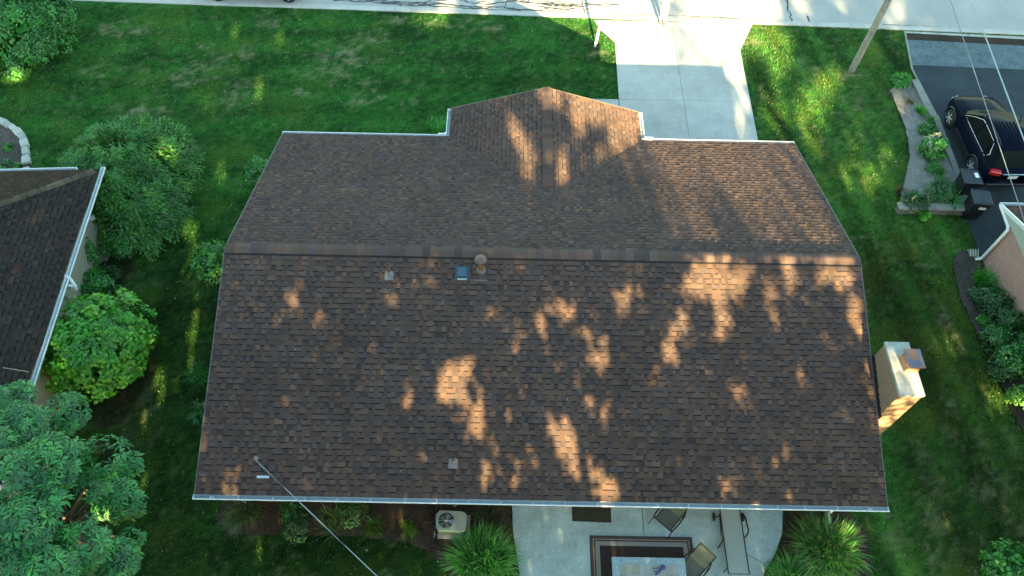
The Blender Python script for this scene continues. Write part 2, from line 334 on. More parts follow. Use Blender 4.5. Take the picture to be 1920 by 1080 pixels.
def make_blades(n=330000):
    x = RNG.uniform(-24, 22.5, n); y = RNG.uniform(-9.6, 15.75, n)
    ok = y < kerb_y(x) - 0.03
    for pl in (DRIVE, WALK, PATIO, BED, BED2, RDRIVE, PLANT, RBED, LBED, LHOUSE, [(-8, -5.4), (8.1, -5.4), (8.1, 5.5), (-8, 5.5)], [(-2.6, 5), (3.0, 5), (3.0, 6.9), (-2.6, 6.9)], [(15, -9), (30, -9), (30, 14.6), (15.5, 14.6)]):
        ok &= ~inpoly(x, y, pl)
    B = bare_at(x, y); ok &= RNG.random(n) > B * 0.9 - .02
    k = inpoly(x, y, LSOIL) | inpoly(x, y, MAILP); ok &= ~(k & (RNG.random(n) < .8))
    x, y, B = x[ok], y[ok], B[ok]; n = len(x)
    a = RNG.uniform(0, 6.283, n); h = RNG.uniform(.035, .075, n); l = RNG.uniform(.02, .06, n); wd = RNG.uniform(.010, .020, n)
    P = np.stack([x, y, np.full(n, -.006)], -1); S = np.stack([np.cos(a), np.sin(a), 0 * a], -1) * wd[:, None]
    b2 = RNG.uniform(0, 6.283, n); tip = P + np.stack([np.cos(b2) * l, np.sin(b2) * l, h], -1)
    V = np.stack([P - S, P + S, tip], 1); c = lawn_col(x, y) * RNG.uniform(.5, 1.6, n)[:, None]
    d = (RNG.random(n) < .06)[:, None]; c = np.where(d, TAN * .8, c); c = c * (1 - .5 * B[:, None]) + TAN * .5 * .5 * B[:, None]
    tag(np_mesh('grass', V, c, M_GRASS), 'mown green lawn grass around the house', 'grass', kind='stuff')
make_blades()

def ribbon(b, pts, wd, z, col, jit=0.0):
    pts = [Vector((p[0], p[1], z)) for p in pts]
    q = []
    for i, p in enumerate(pts):
        d = pts[min(i + 1, len(pts) - 1)] - pts[max(i - 1, 0)]; d.normalize(); nrm = Vector((-d.y, d.x, 0)); ww = wd * (1 + rnd.uniform(-jit, jit)) / 2
        q.append((p - nrm * ww, p + nrm * ww))
    for i in range(len(q) - 1): b.quad(q[i][0], q[i][1], q[i + 1][1], q[i + 1][0], col)
def wob(p0, p1, n, amp):
    p0, p1 = np.array(p0[:2]), np.array(p1[:2]); d = p1 - p0; nn = np.array([-d[1], d[0]]) / (np.linalg.norm(d) + 1e-9); o = 0; r = []
    for i in range(n + 1):
        o = o * .7 + rnd.uniform(-amp, amp) * (0 if i in (0, n) else 1); r.append(p0 + d * i / n + nn * o)
    return r
# street, gutter kerb, apron, tar
xs = list(np.linspace(-60, 60, 61)); b = MB()
for i in range(60):
    x0, x1 = xs[i], xs[i + 1]; y0, y1 = float(kerb_y(x0)), float(kerb_y(x1))
    b.quad((x0, y0 + .33, -.03), (x1, y1 + .33, -.03), (x1, y1 + 8.4, -.03), (x0, y0 + 8.4, -.03), (0.37, 0.37, 0.36))
street = tag(b.build('street', mat("street_paving", rough=0.85, attr=True, var=0.12, scale=50, bump=0.25, bscale=120, var2=0.10, scale2=0.6, spec=0.3)), kind='structure')
b = MB()
for i in range(60):
    x0, x1 = xs[i], xs[i + 1]; y0, y1 = float(kerb_y(x0)), float(kerb_y(x1)); cc = (0.46, 0.45, 0.42)
    e = 0.008
    b.quad((x0 + e, y0, .012), (x1, y1, .012), (x1, y1 + .13, .012), (x0 + e, y0 + .13, .012), cc)
    b.quad((x0 + e, y0 + .13, .012), (x1, y1 + .13, .012), (x1, y1 + .33, -.024), (x0 + e, y0 + .33, -.024), (0.42, 0.41, 0.39))
    b.quad((x1, y1, -.13), (x1, y1, .012), (x0, y0, .012), (x0, y0, -.13), cc)
    for oy in (8.4,): b.box(((x0 + x1) / 2, (y0 + y1) / 2 + oy + .15, -.05), (2.0, .3, .14), 0, cc)
tag(b.build('kerb', M_CONC), kind='structure')
b = MB(); tar = (0.022, 0.024, 0.03)
for k in range(26):                                               # tangled sealed cracks on the left stretch
    a = rnd.uniform(480, 1040); yy = -6 + 26 * (a - 400) / 640 + rnd.uniform(-14, 2); p0 = at(a, yy); p1 = at(a + rnd.uniform(40, 150), yy + rnd.uniform(-3, 9))
    if p0[1] < kerb_y(p0[0]) + .4 or p1[1] < kerb_y(p1[0]) + .4: continue
    ribbon(b, wob(p0, p1, 12, .09), .055, -.0255 + k * .00003, tar, .5)
    if k % 2 == 0:
        q = wob(p0, p0 + np.array([rnd.uniform(-.5, .8), .7, 0]), 7, .08); ribbon(b, q, .05, -.0245 + k * .00003, tar, .5)
for a0, a1 in (((480, 0), (1075, 29)),):
    for o in (.42, .6): ribbon(b, wob(at(*a0) + np.array([0, o - .1, 0]), at(*a1) + np.array([0, o - .3, 0]), 50, .05), .045, -.0235 - o * .001, tar, .6)
ribbon(b, wob(at(1075, 24), at(1300, 30), 40, .03), .03, -.0222, (.16, .14, .11), .8)
ribbon(b, wob(at(1290, 29), at(1440, 37), 30, .03), .04, -.0221, (.06, .06, .06), .6)
ribbon(b, wob(at(1090, -12), at(1095, 23), 10, .04), .04, -.0219, tar, .4)
ribbon(b, wob(at(1478, -10), at(1484, 40), 12, .07), .07, -.0220, tar, .4); ribbon(b, wob(at(1440, 43), at(1484, 42), 8, .02), .05, -.0218, tar, .4)
ribbon(b, wob(at(1484, 43), at(1513, 46), 8, .06), .05, -.0217, tar, .4); ribbon(b, [at(1513, 46)[:2], at(1518, 40)[:2], at(1514, 29)[:2]], .06, -.0216, tar, .3)
ribbon(b, wob(at(1655, 45), at(1935, 60), 40, .025), .05, -.0215, tar, .7); ribbon(b, wob(at(1680, 50), at(1935, 63), 30, .04), .025, -.0214, (.1, .1, .1), .7)
tar_o = b.build('crack_sealant', mat("tar", rough=0.5, attr=True, var=0.1), street)

def slabs(b, poly_x, poly_y, z, col):                              # grid of slightly different slabs with open joints
    for i in range(len(poly_x) - 1):
        for j in range(len(poly_y) - 1):
            k = rnd.uniform(.93, 1.06); g = .009
            b.box(((poly_x[i] + poly_x[i + 1]) / 2, (poly_y[j] + poly_y[j + 1]) / 2, z - .05), (poly_x[i + 1] - poly_x[i] - 2 * g, poly_y[j + 1] - poly_y[j] - 2 * g, .1), 0, tuple(np.array(col) * k))
b = MB(); DC = np.array((0.43, 0.43, 0.41))
b.prism(DRIVE, -.1, .006, (.10, .095, .085))
def slab(b, pts, z, k): b.prism(pts, z - .012, z, tuple(DC * k))
g = .0065
yr = [6.2, 8.0, 10.70, 13.80, 15.46]
for j in range(len(yr) - 1):
    y0, y1 = yr[j] + g, yr[j + 1] - g
    xl = lambda y: np.interp(y, [6.2, 10.75, 14.06, 14.85, 15.5], [3.30, 3.26, 3.31, 2.75, 2.49]); xr = lambda y: np.interp(y, [6.2, 8.61, 13.72, 15.47], [8.30, 8.39, 8.47, 9.28]); xm = 5.80
    ys = [y0] + [q for q in (14.06, 14.85, 13.72) if y0 < q < y1]; ys = sorted(ys) + [y1]
    slab(b, [(xl(q) + g, q) for q in ys] + [(xm - g, q) for q in ys[::-1]], .022, rnd.uniform(.96, 1.04))
    slab(b, [(xm + g, q) for q in ys] + [(xr(q) - g, q) for q in ys[::-1]], .022, rnd.uniform(.94, 1.02))
tag(b.build('driveway', M_CONC), kind='structure')
b = MB(); slabs(b, [1.2, 2.2, 3.25], [7.0, 8.85, 10.70], .02, DC); tag(b.build('front_path', M_CONC), kind='structure')
b = MB(); b.prism(PATIO, -.1, .006, (.10, .10, .09))
PC = np.array((0.385, 0.50, 0.515))
lx = lambda y: np.interp(y, [-9, -7.2, -6.09, -5.35], [-.1, -.45, -.65, -.69]); rx_ = lambda y: np.interp(y, [-9, -7.9, -7.0, -6.53, -5.97, -5.35], [5.2, 5.6, 6.0, 6.36, 6.66, 6.78])
ys = [-5.35, -5.6, -5.97, -6.25, -6.53, -6.8, -7.0, -7.4, -7.9, -9.0]
b.prism([(lx(q), q) for q in ys] + [(2.885, q) for q in ys[::-1]], .0, .024, tuple(PC))
b.prism([(2.905, q) for q in ys] + [(rx_(q), q) for q in ys[::-1]], .0, .024, tuple(PC * 1.03))
ribbon(b, wob(at(1400, 1040), at(1440, 1062), 10, .01), .012, .0285, (.12, .12, .10), .4)
patio = tag(b.build('patio', mat("patio_concrete", rough=0.85, attr=True, var=0.18, scale=22, bump=0.2, bscale=90, var2=0.22, scale2=1.3, spec=0.3, detail=8)), kind='structure')
# neighbour's asphalt drive
b = MB(); b.prism(RDRIVE, -.12, .010, (0.024, 0.038, 0.050))
tag(b.build('asphalt_drive', M_ASPH), kind='structure')
b = MB(); b.prism([(15.62, 14.62), (15.40, 13.05), (26, 12.7), (26, 14.1)], .004, .016, (0.085, 0.125, 0.145))
tag(b.build('drive_apron', mat("worn_apron", rough=0.9, attr=True, var=0.35, scale=9, bump=0.3, bscale=80, var2=0.3, scale2=2.2)), kind='structure')
b = MB(); b.prism([(15.72, 15.04), (15.66, 14.64), (26, 14.12), (26, 14.50)], .008, .020, (0.035, 0.018, 0.016))
tag(b.build('drain_strip', M_ASPH), kind='structure')
b = MB()
b.prism([(15.62, 15.16), (15.72, 15.05), (26, 14.51), (26, 14.75)], -.05, .016, (0.44, 0.44, 0.41)); tag(b.build('drive_sill', M_CONC), kind='structure')
b = MB(); ribbon(b, [(15.66, 15.1), (15.58, 14.6), (15.33, 12.8), (15.38, 12.1)], .10, .018, (0.25, 0.26, 0.22), .2); tag(b.build('drive_edging', M_CONC), kind='structure')

# planting beds
def bed(name, poly, z, col, zf=None):
    xs = [p[0] for p in poly]; ys = [p[1] for p in poly]; st = .06; b = MB()
    gx = np.arange(min(xs), max(xs) + st, st); gy = np.arange(min(ys), max(ys) + st, st)
    X, Y = np.meshgrid(gx, gy); cx, cy = X[:-1, :-1] + st / 2, Y[:-1, :-1] + st / 2; ins = inpoly(cx.ravel(), cy.ravel(), poly).reshape(cx.shape)
    Z = z + .05 * fbm(X.ravel(), Y.ravel(), 3.0, 12).reshape(X.shape) + (zf(X, Y) if zf else 0)
    sh = .8 + .5 * fbm(X.ravel(), Y.ravel(), 1.5, 19).reshape(X.shape)
    for j in range(ins.shape[0]):
        for i in range(ins.shape[1]):
            if ins[j, i]: b.quad(*[(X[j + a, i + c], Y[j + a, i + c], Z[j + a, i + c]) for a, c in ((0, 0), (0, 1), (1, 1), (1, 0))], tuple(np.array(col) * sh[j, i]))
    return tag(b.build(name, M_SOIL), kind='structure')
bed('garden_bed', BED, .01, (0.055, 0.040, 0.030)); bed('garden_bed', BED2, .01, (0.045, 0.033, 0.025))
bed('garden_bed', RBED, .01, (0.06, 0.052, 0.045)); bed('garden_bed', LBED, .04, (0.09, 0.075, 0.065))
PZ = lambda X, Y: np.clip((11.0 - Y) / 5.5, 0, 1) * .22
bed('garden_bed', PLANT, .02, (0.175, 0.17, 0.16), PZ)

# ------------------------------------------------------------------ shingle roofs
PAL = [(np.array(c), w_) for c, w_ in (((.105, .070, .050), 5), ((.085, .060, .047), 6), ((.070, .056, .051), 5), ((.056, .048, .048), 4), ((.034, .033, .038), 3), ((.135, .088, .056), 2), ((.075, .070, .070), 2))]
PW = np.array([w_ for _, w_ in PAL], float); PW /= PW.sum(); PCOL = np.array([c for c, _ in PAL]); PCOL = (PCOL * .44 + PCOL.mean(0) * .56) * np.array([1.72, 1.53, 1.58])
def slope(b, P0, U, V, lu, lv, expo=.1425, tone=1.0, seed=1, tint=(1, 1, 1), rot=0):
    r = np.random.default_rng(seed); P0, U, V = [np.array(q, float) for q in (P0, U, V)]; N = np.cross(U, V); N /= np.linalg.norm(N)
    if N[2] < 0: N = -N
    flip = np.dot(np.cross(U, V), N) < 0; tint = np.array(tint)
    pt = lambda u, v, h: P0 + U * u + V * v + N * h
    def q(a, bb, c, d, col):
        if flip: b.quad(a, d, c, bb, tuple(col))
        else: b.quad(a, bb, c, d, tuple(col))
    n = int(math.ceil(lv / expo)); prev = []
    for i in range(n):
        v0, v1 = i * expo, min((i + 1) * expo, lv); u = -r.uniform(0, .25); tabs = []; raised = r.random() < .5
        while u < lu:
            w_ = r.choice([.07, .095, .12, .145, .175, .23], p=[.14, .24, .25, .18, .12, .07]); a, c = max(u, 0), min(u + w_, lu); u += w_
            if c <= a: raised = not raised; continue
            col = PCOL[r.choice(len(PCOL), p=PW)] * r.uniform(.86, 1.14) * tone * tint
            vv0 = v0 + r.uniform(-.003, .003)
            if raised:
                h0, h1 = .0118, .0045
            else:
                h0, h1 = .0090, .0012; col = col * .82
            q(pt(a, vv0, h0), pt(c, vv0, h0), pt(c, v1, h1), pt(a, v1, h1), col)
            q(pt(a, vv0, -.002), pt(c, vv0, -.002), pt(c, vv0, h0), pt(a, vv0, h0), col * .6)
            if raised:
                for e in (a, c): q(pt(e, vv0, h0 - .008), pt(e, vv0, h0), pt(e, v1, h1), pt(e, v1, h1 - .008), col * .7)
                tabs.append((a, c))
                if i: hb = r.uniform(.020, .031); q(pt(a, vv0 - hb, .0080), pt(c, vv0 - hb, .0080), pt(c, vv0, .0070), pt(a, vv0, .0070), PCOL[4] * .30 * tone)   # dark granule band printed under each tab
            raised = (not raised) if r.random() < .82 else raised
R = {}
house = empty('ranch_house', (0, 0, 0), 'wide ranch house with brown shingle gable roof and white gutters in the middle', 'house')
sl = math.hypot(DD, HH); cs, sn = DD / sl, HH / sl
b = MB(); b.cut()
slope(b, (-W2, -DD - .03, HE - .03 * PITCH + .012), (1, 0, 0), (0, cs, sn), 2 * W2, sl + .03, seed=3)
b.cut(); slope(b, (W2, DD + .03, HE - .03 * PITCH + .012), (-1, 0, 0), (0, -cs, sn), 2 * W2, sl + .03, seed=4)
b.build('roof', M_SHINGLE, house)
b = MB(); e = .02                                                   # roof deck under the shingles
for s in (-1, 1):
    b.cut(); y0 = s * DD; a = [(-W2 + e, y0, HE), (W2 - e, y0, HE), (W2 - e, 0, HE + HH), (-W2 + e, 0, HE + HH)]; lo = [(x, y, z - .16) for x, y, z in a]
    fs = [(0, 1, 2, 3), (7, 6, 5, 4), (0, 4, 5, 1), (1, 5, 6, 2), (3, 7, 4, 0), (2, 6, 7, 3)]
    b.add(a + lo, fs if s < 0 else [f[::-1] for f in fs], (.18, .15, .12))
b.build('roof_deck', M_ATTR, house)
b = MB()
for s in (-1, 1):                                                  # metal rake trim on both gables
    for sx in (-1, 1):
        b.cut(); b.extrude([(0, -.17), (.018, -.17), (.018, .018), (0, .018)], (sx * W2, s * DD, HE + .012), (sx * W2, 0, HE + HH + .012), (sx, 0, 0), (.13, .13, .135))
b.build('rake_trim', M_ATTR, house)
# ridge vent with cap shingles
b = MB()
for s in (-1, 1):
    b.cut(); b.extrude([(0, -.03), (0, .034), (.075, .012), (.078, -.03)], (-W2, s * .115, HE + HH - .115 * PITCH), (W2, s * .115, HE + HH - .115 * PITCH), (0, s, 0), (.006, .006, .006))
b.build('ridge_vent', M_PLASTIC, house)
def caps(p0, d, length, half, pitch, lift, step, seed, tone=1.0):
    b = MB(); r = np.random.default_rng(seed); p0, d = np.array(p0, float), np.array(d, float); sd = np.array([-d[1], d[0], 0]); n = int(length / step)
    for i in range(n):
        a0, a1 = i * step, (i + 1) * step + .03; col = PCOL[r.choice(len(PCOL), p=PW)] * r.uniform(.88, 1.14) * tone; hgt = lift + r.uniform(0, .003)
        prof = [(-1, -half * pitch), (-.35, -half * pitch * .30), (0, -half * pitch * .12), (.35, -half * pitch * .30), (1, -half * pitch)]
        A = [p0 + d * a0 + sd * (k * half) + np.array([0, 0, z + hgt + .012]) for k, z in prof]; B = [p0 + d * a1 + sd * (k * half) + np.array([0, 0, z + hgt]) for k, z in prof]
        lo = [q - np.array([0, 0, .014]) for q in A]
        for k in range(4):
            b.quad(A[k], A[k + 1], B[k + 1], B[k], tuple(col)) if np.cross(A[k + 1] - A[k], B[k] - A[k])[2] > 0 else b.quad(A[k], B[k], B[k + 1], A[k + 1], tuple(col))
            b.quad(lo[k], lo[k + 1], A[k + 1], A[k], tuple(col * .4))
        for k in (0, 4): b.quad(A[k], B[k], B[k] - np.array([0, 0, .012]), A[k] - np.array([0, 0, .012]), tuple(col * .5))
    return b
caps((W2, 0, HE + HH + .012), (-1, 0, 0), 2 * W2, .165, PITCH, .040, .215, 5, 1.1).build('ridge_cap', M_SHINGLE, house)
# front wing
GX0, GX1, GY = -2.93, 3.355, 7.30; GM = (GX0 + GX1) / 2; gh = (GX1 - GX0) / 2; GZ = HE + gh * PITCH; gs = gh * math.hypot(1, PITCH)
b = MB()
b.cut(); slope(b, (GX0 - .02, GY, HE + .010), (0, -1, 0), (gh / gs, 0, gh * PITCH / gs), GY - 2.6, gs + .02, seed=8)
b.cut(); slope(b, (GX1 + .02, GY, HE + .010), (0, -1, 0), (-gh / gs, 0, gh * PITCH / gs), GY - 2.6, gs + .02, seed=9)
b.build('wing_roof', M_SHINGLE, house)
b = MB()
for s in (-1, 1):
    b.cut(); x0 = GM + s * gh; a = [(x0, GY - .02, HE - .004), (x0, 3.0, HE - .004), (GM, 3.0, GZ - .004), (GM, GY - .02, GZ - .004)]; lo = [(x, y, z - .15) for x, y, z in a]
    b.add(a + lo, [(0, 1, 2, 3), (7, 6, 5, 4), (0, 4, 5, 1), (1, 5, 6, 2), (3, 7, 4, 0)], (.18, .15, .12))
b.build('wing_deck', M_ATTR, house)
b = MB()
for s in (-1, 1): b.cut(); b.extrude([(0, -.18), (.02, -.18), (.02, .020), (0, .020)], (GM + s * (gh + .02), GY, HE + .008), (GM, GY, GZ + .008), (0, 1, 0), (.20, .15, .12))
b.build('wing_rake_trim', M_ATTR, house)
caps((GM, GY + .03, GZ + .012), (0, -1, 0), GY - 3.05, .15, PITCH, .022, .21, 6, .95).build('wing_ridge_cap', M_SHINGLE, house)
# walls
b = MB(); zt = HE - .08; wall = [(-8.1, -5.35), (8.1, -5.35), (8.1, 5.45), (2.95, 5.45), (2.95, 6.85), (-2.55, 6.85), (-2.55, 5.45), (-8.1, 5.45)]
b.prism(wall, -.1, zt)
for s in (-1, 1):                                                   # brick gable ends
    x = s * 8.1; f = [(x, -5.35, zt), (x, 5.45, zt), (x, 0, HE + HH - .19)]; b.add(f, [(0, 1, 2)] if s > 0 else [(2, 1, 0)])
b.add([(-2.55, 6.85, zt), (2.95, 6.85, zt), (.2, 6.85, GZ - .18)], [(2, 1, 0)])
b.build('wall', M_BRICK, house)
b = MB(); b.cut(); b.quad((-W2, -5.95, HE - .17), (-W2, -5.36, HE - .17), (W2, -5.36, HE - .17), (W2, -5.95, HE - .17)); b.cut(); b.quad((-W2, 5.46, HE - .17), (-W2, 5.95, HE - .17), (W2, 5.95, HE - .17), (W2, 5.46, HE - .17))
b.build('soffit', M_WHITE, house)
GP = [(0, -.005), (0, -.115), (.085, -.115), (.125, -.045), (.130, 0), (.108, 0), (.108, -.010), (.118, -.012), (.112, -.045), (.08, -.108), (.006, -.108), (.006, -.005)]
def gutter(p0, p1, out, parent, hang=True, name='gutter'):
    b = MB(); b.extrude(GP, p0, p1, out, (1, 1, 1)); p0, p1, out = Vector(p0), Vector(p1), Vector(out); L = (p1 - p0).length; d = (p1 - p0) / L
    for p in (p0, p1): b.extrude([(0, -.115), (.085, -.115), (.125, -.045), (.13, .002), (0, 0)], p - d * .003, p + d * .003, out)
    b.build(name, M_WHITE, parent); b = MB(); b.extrude([(.008, -.098), (.078, -.098), (.108, -.045), (.112, -.018), (.1085, -.018), (.1045, -.045), (.077, -.095), (.008, -.095)], p0, p1, out, (.33, .40, .45))
    if hang:
        k = .4
        while k < L:
            q = p0 + d * k; b.extrude([(.004, -.012), (.12, -.012), (.12, -.006), (.004, -.006)], q, q + d * .025, out, (.55, .58, .6)); k += .75 + rnd.uniform(-.1, .1)
    return b.build('gutter_trough', M_ATTR, parent)
zg = HE - .012
gutter((-W2 - .04, -DD - .012, zg), (W2 + .04, -DD - .012, zg), (0, -1, 0), house)
gutter((GX0 - .01, DD + .012, zg), (-W2 - .03, DD + .012, zg), (0, 1, 0), house)
gutter((W2 + .02, DD + .012, zg), (GX1 + .01, DD + .012, zg), (0, 1, 0), house)
gutter((GX0 - .012, GY + .01, zg), (GX0 - .012, DD + .13, zg), (-1, 0, 0), house)
gutter((GX1 + .012, DD + .13, zg), (GX1 + .012, GY + .01, zg), (1, 0, 0), house)
for px, s in ((-3.18, -1), (3.62, 1)):                              # inside-corner splash guards
    b = MB(); b.box((px, DD + .11, HE + .02), (.26, .05, .09), 0); b.box((px - s * .10, DD + .15, HE + .0), (.05, .12, .06)); b.build('splash_guard', M_WHITE, house)
b = MB(); b.cut(); b.box((0, -DD - .004, HE - .09), (2 * W2, .012, .17)); b.cut(); b.box((-5.67, DD + .004, HE - .09), (5.46, .012, .17)); b.cut(); b.box((5.88, DD + .004, HE - .09), (5.0, .012, .17)); b.build('fascia', M_WHITE, house)
b = MB(); b.cut(); b.tube([(-8.0, -6.05, HE - .1), (-8.0, -5.95, HE - .35), (-8.0, -5.42, HE - .6), (-8.0, -5.42, .1), (-8.0, -5.7, .03)], .045, 8); b.cut(); b.tube([(8.0, -6.05, HE - .1), (8.0, -5.95, HE - .35), (8.0, -5.42, HE - .6), (8.0, -5.42, .1), (8.0, -5.7, .03)], .045, 8); b.build('downspout', M_WHITE, house)

# chimney
b = MB(); b.prism([(8.455, -3.90), (9.01, -3.90), (9.01, -2.50), (8.455, -2.50)], -.1, 4.42)
ch = b.build('chimney', M_BRICK, house)
b = MB(); b.prism([(8.435, -3.925), (9.03, -3.925), (9.03, -2.475), (8.435, -2.475)], 4.42, 4.50, (.33, .34, .325))
b.add([(8.435, -3.925, 4.5), (9.03, -3.925, 4.5), (9.03, -2.475, 4.5), (8.435, -2.475, 4.5), (8.60, -3.7, 4.535), (8.90, -3.7, 4.535), (8.90, -2.7, 4.535), (8.60, -2.7, 4.535)], [(0, 1, 5, 4), (1, 2, 6, 5), (2, 3, 7, 6), (3, 0, 4, 7), (4, 5, 6, 7)], (.33, .34, .325))
mc = mat("chimney_crown", rough=0.8, attr=True, var=0.30, scale=5, bump=0.25, var2=0.18, scale2=2.2)
b.build('chimney_crown', mc, ch)
b = MB(); b.prism([(8.66, -3.33), (8.98, -3.33), (8.98, -2.93), (8.66, -2.93)], 4.53, 4.70, (.40, .19, .10)); b.build('flue_tile', M_ATTR, ch)
def rusty_cap():
    M = mat("rust_streaked_steel", (.16, .17, .2), .5, metal=.5, var=.2, scale=8); N = M.node_tree.nodes; L = M.node_tree.links; p = N["Principled BSDF"]
    geo = N.new("ShaderNodeNewGeometry"); n = N.new("ShaderNodeTexNoise"); n.inputs['Scale'].default_value = 4.5; n.inputs['Detail'].default_value = 3; L.new(geo.outputs['Position'], n.inputs['Vector'])
    cr = N.new("ShaderNodeValToRGB"); cr.color_ramp.elements[0].position = .46; cr.color_ramp.elements[0].color = (.12, .14, .19, 1); cr.color_ramp.elements[1].position = .56; cr.color_ramp.elements[1].color = (.36, .14, .07, 1)
    L.new(n.outputs['Fac'], cr.inputs[0]); L.new(cr.outputs[0], p.inputs['Base Color']); p.inputs['Metallic'].default_value = .2; return M
b = MB(); b.prism([(8.64, -3.36), (9.0, -3.36), (9.0, -2.9), (8.64, -2.9)], 4.86, 4.875)
b.add([(8.62, -3.39, 4.875), (9.02, -3.39, 4.875), (9.02, -2.87, 4.875), (8.62, -2.87, 4.875), (8.72, -3.22, 4.90), (8.92, -3.22, 4.90), (8.92, -3.04, 4.90), (8.72, -3.04, 4.90)], [(0, 1, 5, 4), (1, 2, 6, 5), (2, 3, 7, 6), (3, 0, 4, 7), (4, 5, 6, 7), (3, 2, 1, 0)])
for x in (8.67, 8.97):
    for y in (-3.32, -2.94): b.box((x, y, 4.78), (.02, .02, .17))
b.build('flue_cap', rusty_cap(), ch)
b = MB()                                                           # flashing between rake and chimney, gap shade put into its near-black colour
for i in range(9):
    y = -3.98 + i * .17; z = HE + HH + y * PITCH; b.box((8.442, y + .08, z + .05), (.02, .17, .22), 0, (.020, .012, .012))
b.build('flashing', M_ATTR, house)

# things on the roof
def on_roof(px, py): p = at_roof(px, py); return np.array(p)
RM = Matrix.Rotation(math.atan(PITCH), 4, 'X')                      # local z = roof normal of the south slope
def vent_pipe(px, py, h, r=.05):
    p = on_roof(px, py); b = MB(); b.tube([p + np.array([0, .05, .02]), p + np.array([0, .05, h])], r, 12, (.17, .085, .05)); b.tube([p + np.array([0, .05, h - .002]), p + np.array([0, .05, h + .002])], r * .75, 12, (.006, .005, .005))
    o = b.build('vent_pipe', M_ATTR, house)
    b = MB(); M = Matrix.Translation(Vector(p)) @ RM
    b.box((0, -.02, .021), (.23, .24, .004), 0, (.20, .175, .185), mtx=M); b.lathe([(r * 1.7, .023), (r * 1.2, .10), (r * 1.05, .11)], (0, 0, 0), 14, (.24, .21, .22), mtx=M @ Matrix.Translation((0, .05, 0)))
    b.build('flashing', M_ATTR, o); return o
vent_pipe(730, 516, .36); vent_pipe(850, 868, .26)
p = on_roof(867, 513); M = Matrix.Translation(Vector(p)) @ RM; b = MB()   # box vent
b.box((0, 0, .02), (.38, .38, .006), 0, (.045, .07, .10), mtx=M); b.box((0, .01, .085), (.25, .27, .11), 0, (.05, .10, .15), top=.93, mtx=M)
b.box((0, -.135, .075), (.24, .012, .035), 0, (.012, .012, .015), mtx=M); b.box((0, -.16, .045), (.24, .05, .02), 0, (.45, .50, .55), mtx=M)
b.build('box_vent', mat("blue_grey_vent", rough=.35, attr=True, var=.1), house)
p = on_roof(902, 507); b = MB()                                     # round flue with conical hat
b.tube([p, p + np.array([0, 0, .46])], .075, 14, (.22, .11, .055)); fl = b.build('flue_pipe', M_ATTR, house)
b = MB(); b.lathe([(.14, 0), (.12, .05), (.09, .075)], p + np.array([0, 0, .015]), 18, (.15, .12, .10)); b.box((0, -.28, .024), (.36, .045, .006), 0, (.15, .105, .10), mtx=Matrix.Translation(Vector(p)) @ RM); b.build('storm_collar', M_ATTR, fl)
b = MB(); b.lathe([(.165, 0), (.165, .02), (.05, .06)], p + np.array([0, 0, .48]), 8, (.13, .075, .065)); b.lathe([(.12, -.1), (.12, 0)], p + np.array([0, 0, .50]), 10, (.05, .03, .025)); b.build('flue_hat', M_ATTR, fl)
# service mast
pm = on_roof(497, 884); pt_ = at(484, 853, pm[2] + .85)
pm2 = np.array([pm[0], pm[1] + .04, pm[2]]); top = pm2 + np.array([-.02, 0, .75])
b = MB(); b.tube([pm2 - np.array([0, 0, .05]), top], .03, 10, (.22, .2, .2)); ms = b.build('service_mast', M_ATTRM, house)
b = MB(); b.lathe([(.03, -.02), (.06, .0), (.055, .06), (.02, .09)], top, 12, (.30, .24, .22)); b.tube([top + np.array([0, 0, .03]), top + np.array([.03, -.08, .0])], .02, 8, (.35, .3, .28)); b.build('weatherhead', M_ATTRM, ms)
b = MB(); M = Matrix.Translation(Vector(pm)) @ RM; b.box((-.03, -.13, .024), (.30, .06, .008), 0, (.55, .6, .7), mtx=M); b.lathe([(.09, .02), (.045, .10)], (0, 0, 0), 12, (.05, .05, .06), mtx=M @ Matrix.Translation((0, .04, 0))); b.build('flashing', M_ATTRM, ms)
def sag(p0, p1, n, s): return [np.array(p0) * (1 - t) + np.array(p1) * t - np.array([0, 0, s * 4 * t * (1 - t)]) for t in np.linspace(0, 1, n)]
top2 = top + np.array([.02, -.04, -.12]); e1 = at(712, 1085, 3.8); e1 = np.array(e1); far = top2 + (e1 - top2) * 5.5; far[2] = top2[2] + 2.2
kx = at(708, 1080, 3.6)
dirv = np.array(kx) - top2; far = top2 + dirv * 6; far[2] = 6.5
b = MB(); pts = sag(top2, far, 40, .9)
b.tube(pts, .010, 6, (.36, .40, .44))
tw = [q + np.array([  .022 * math.cos(i * 1.9), .012, .022 * math.sin(i * 1.9)]) for i, q in enumerate(pts)]; b.tube(tw, .008, 5, (.03, .035, .04))
b.tube([top2 + np.array([.0, 0, .1]), top2 + np.array([.22, -.02, -.05]), pts[1] + np.array([.1, .05, -.02]), pts[2]], .009, 5, (.02, .02, .025))
tag(b.build('service_cable', M_ATTR), 'twisted overhead cable running from the roof mast down across the back garden', 'cable')

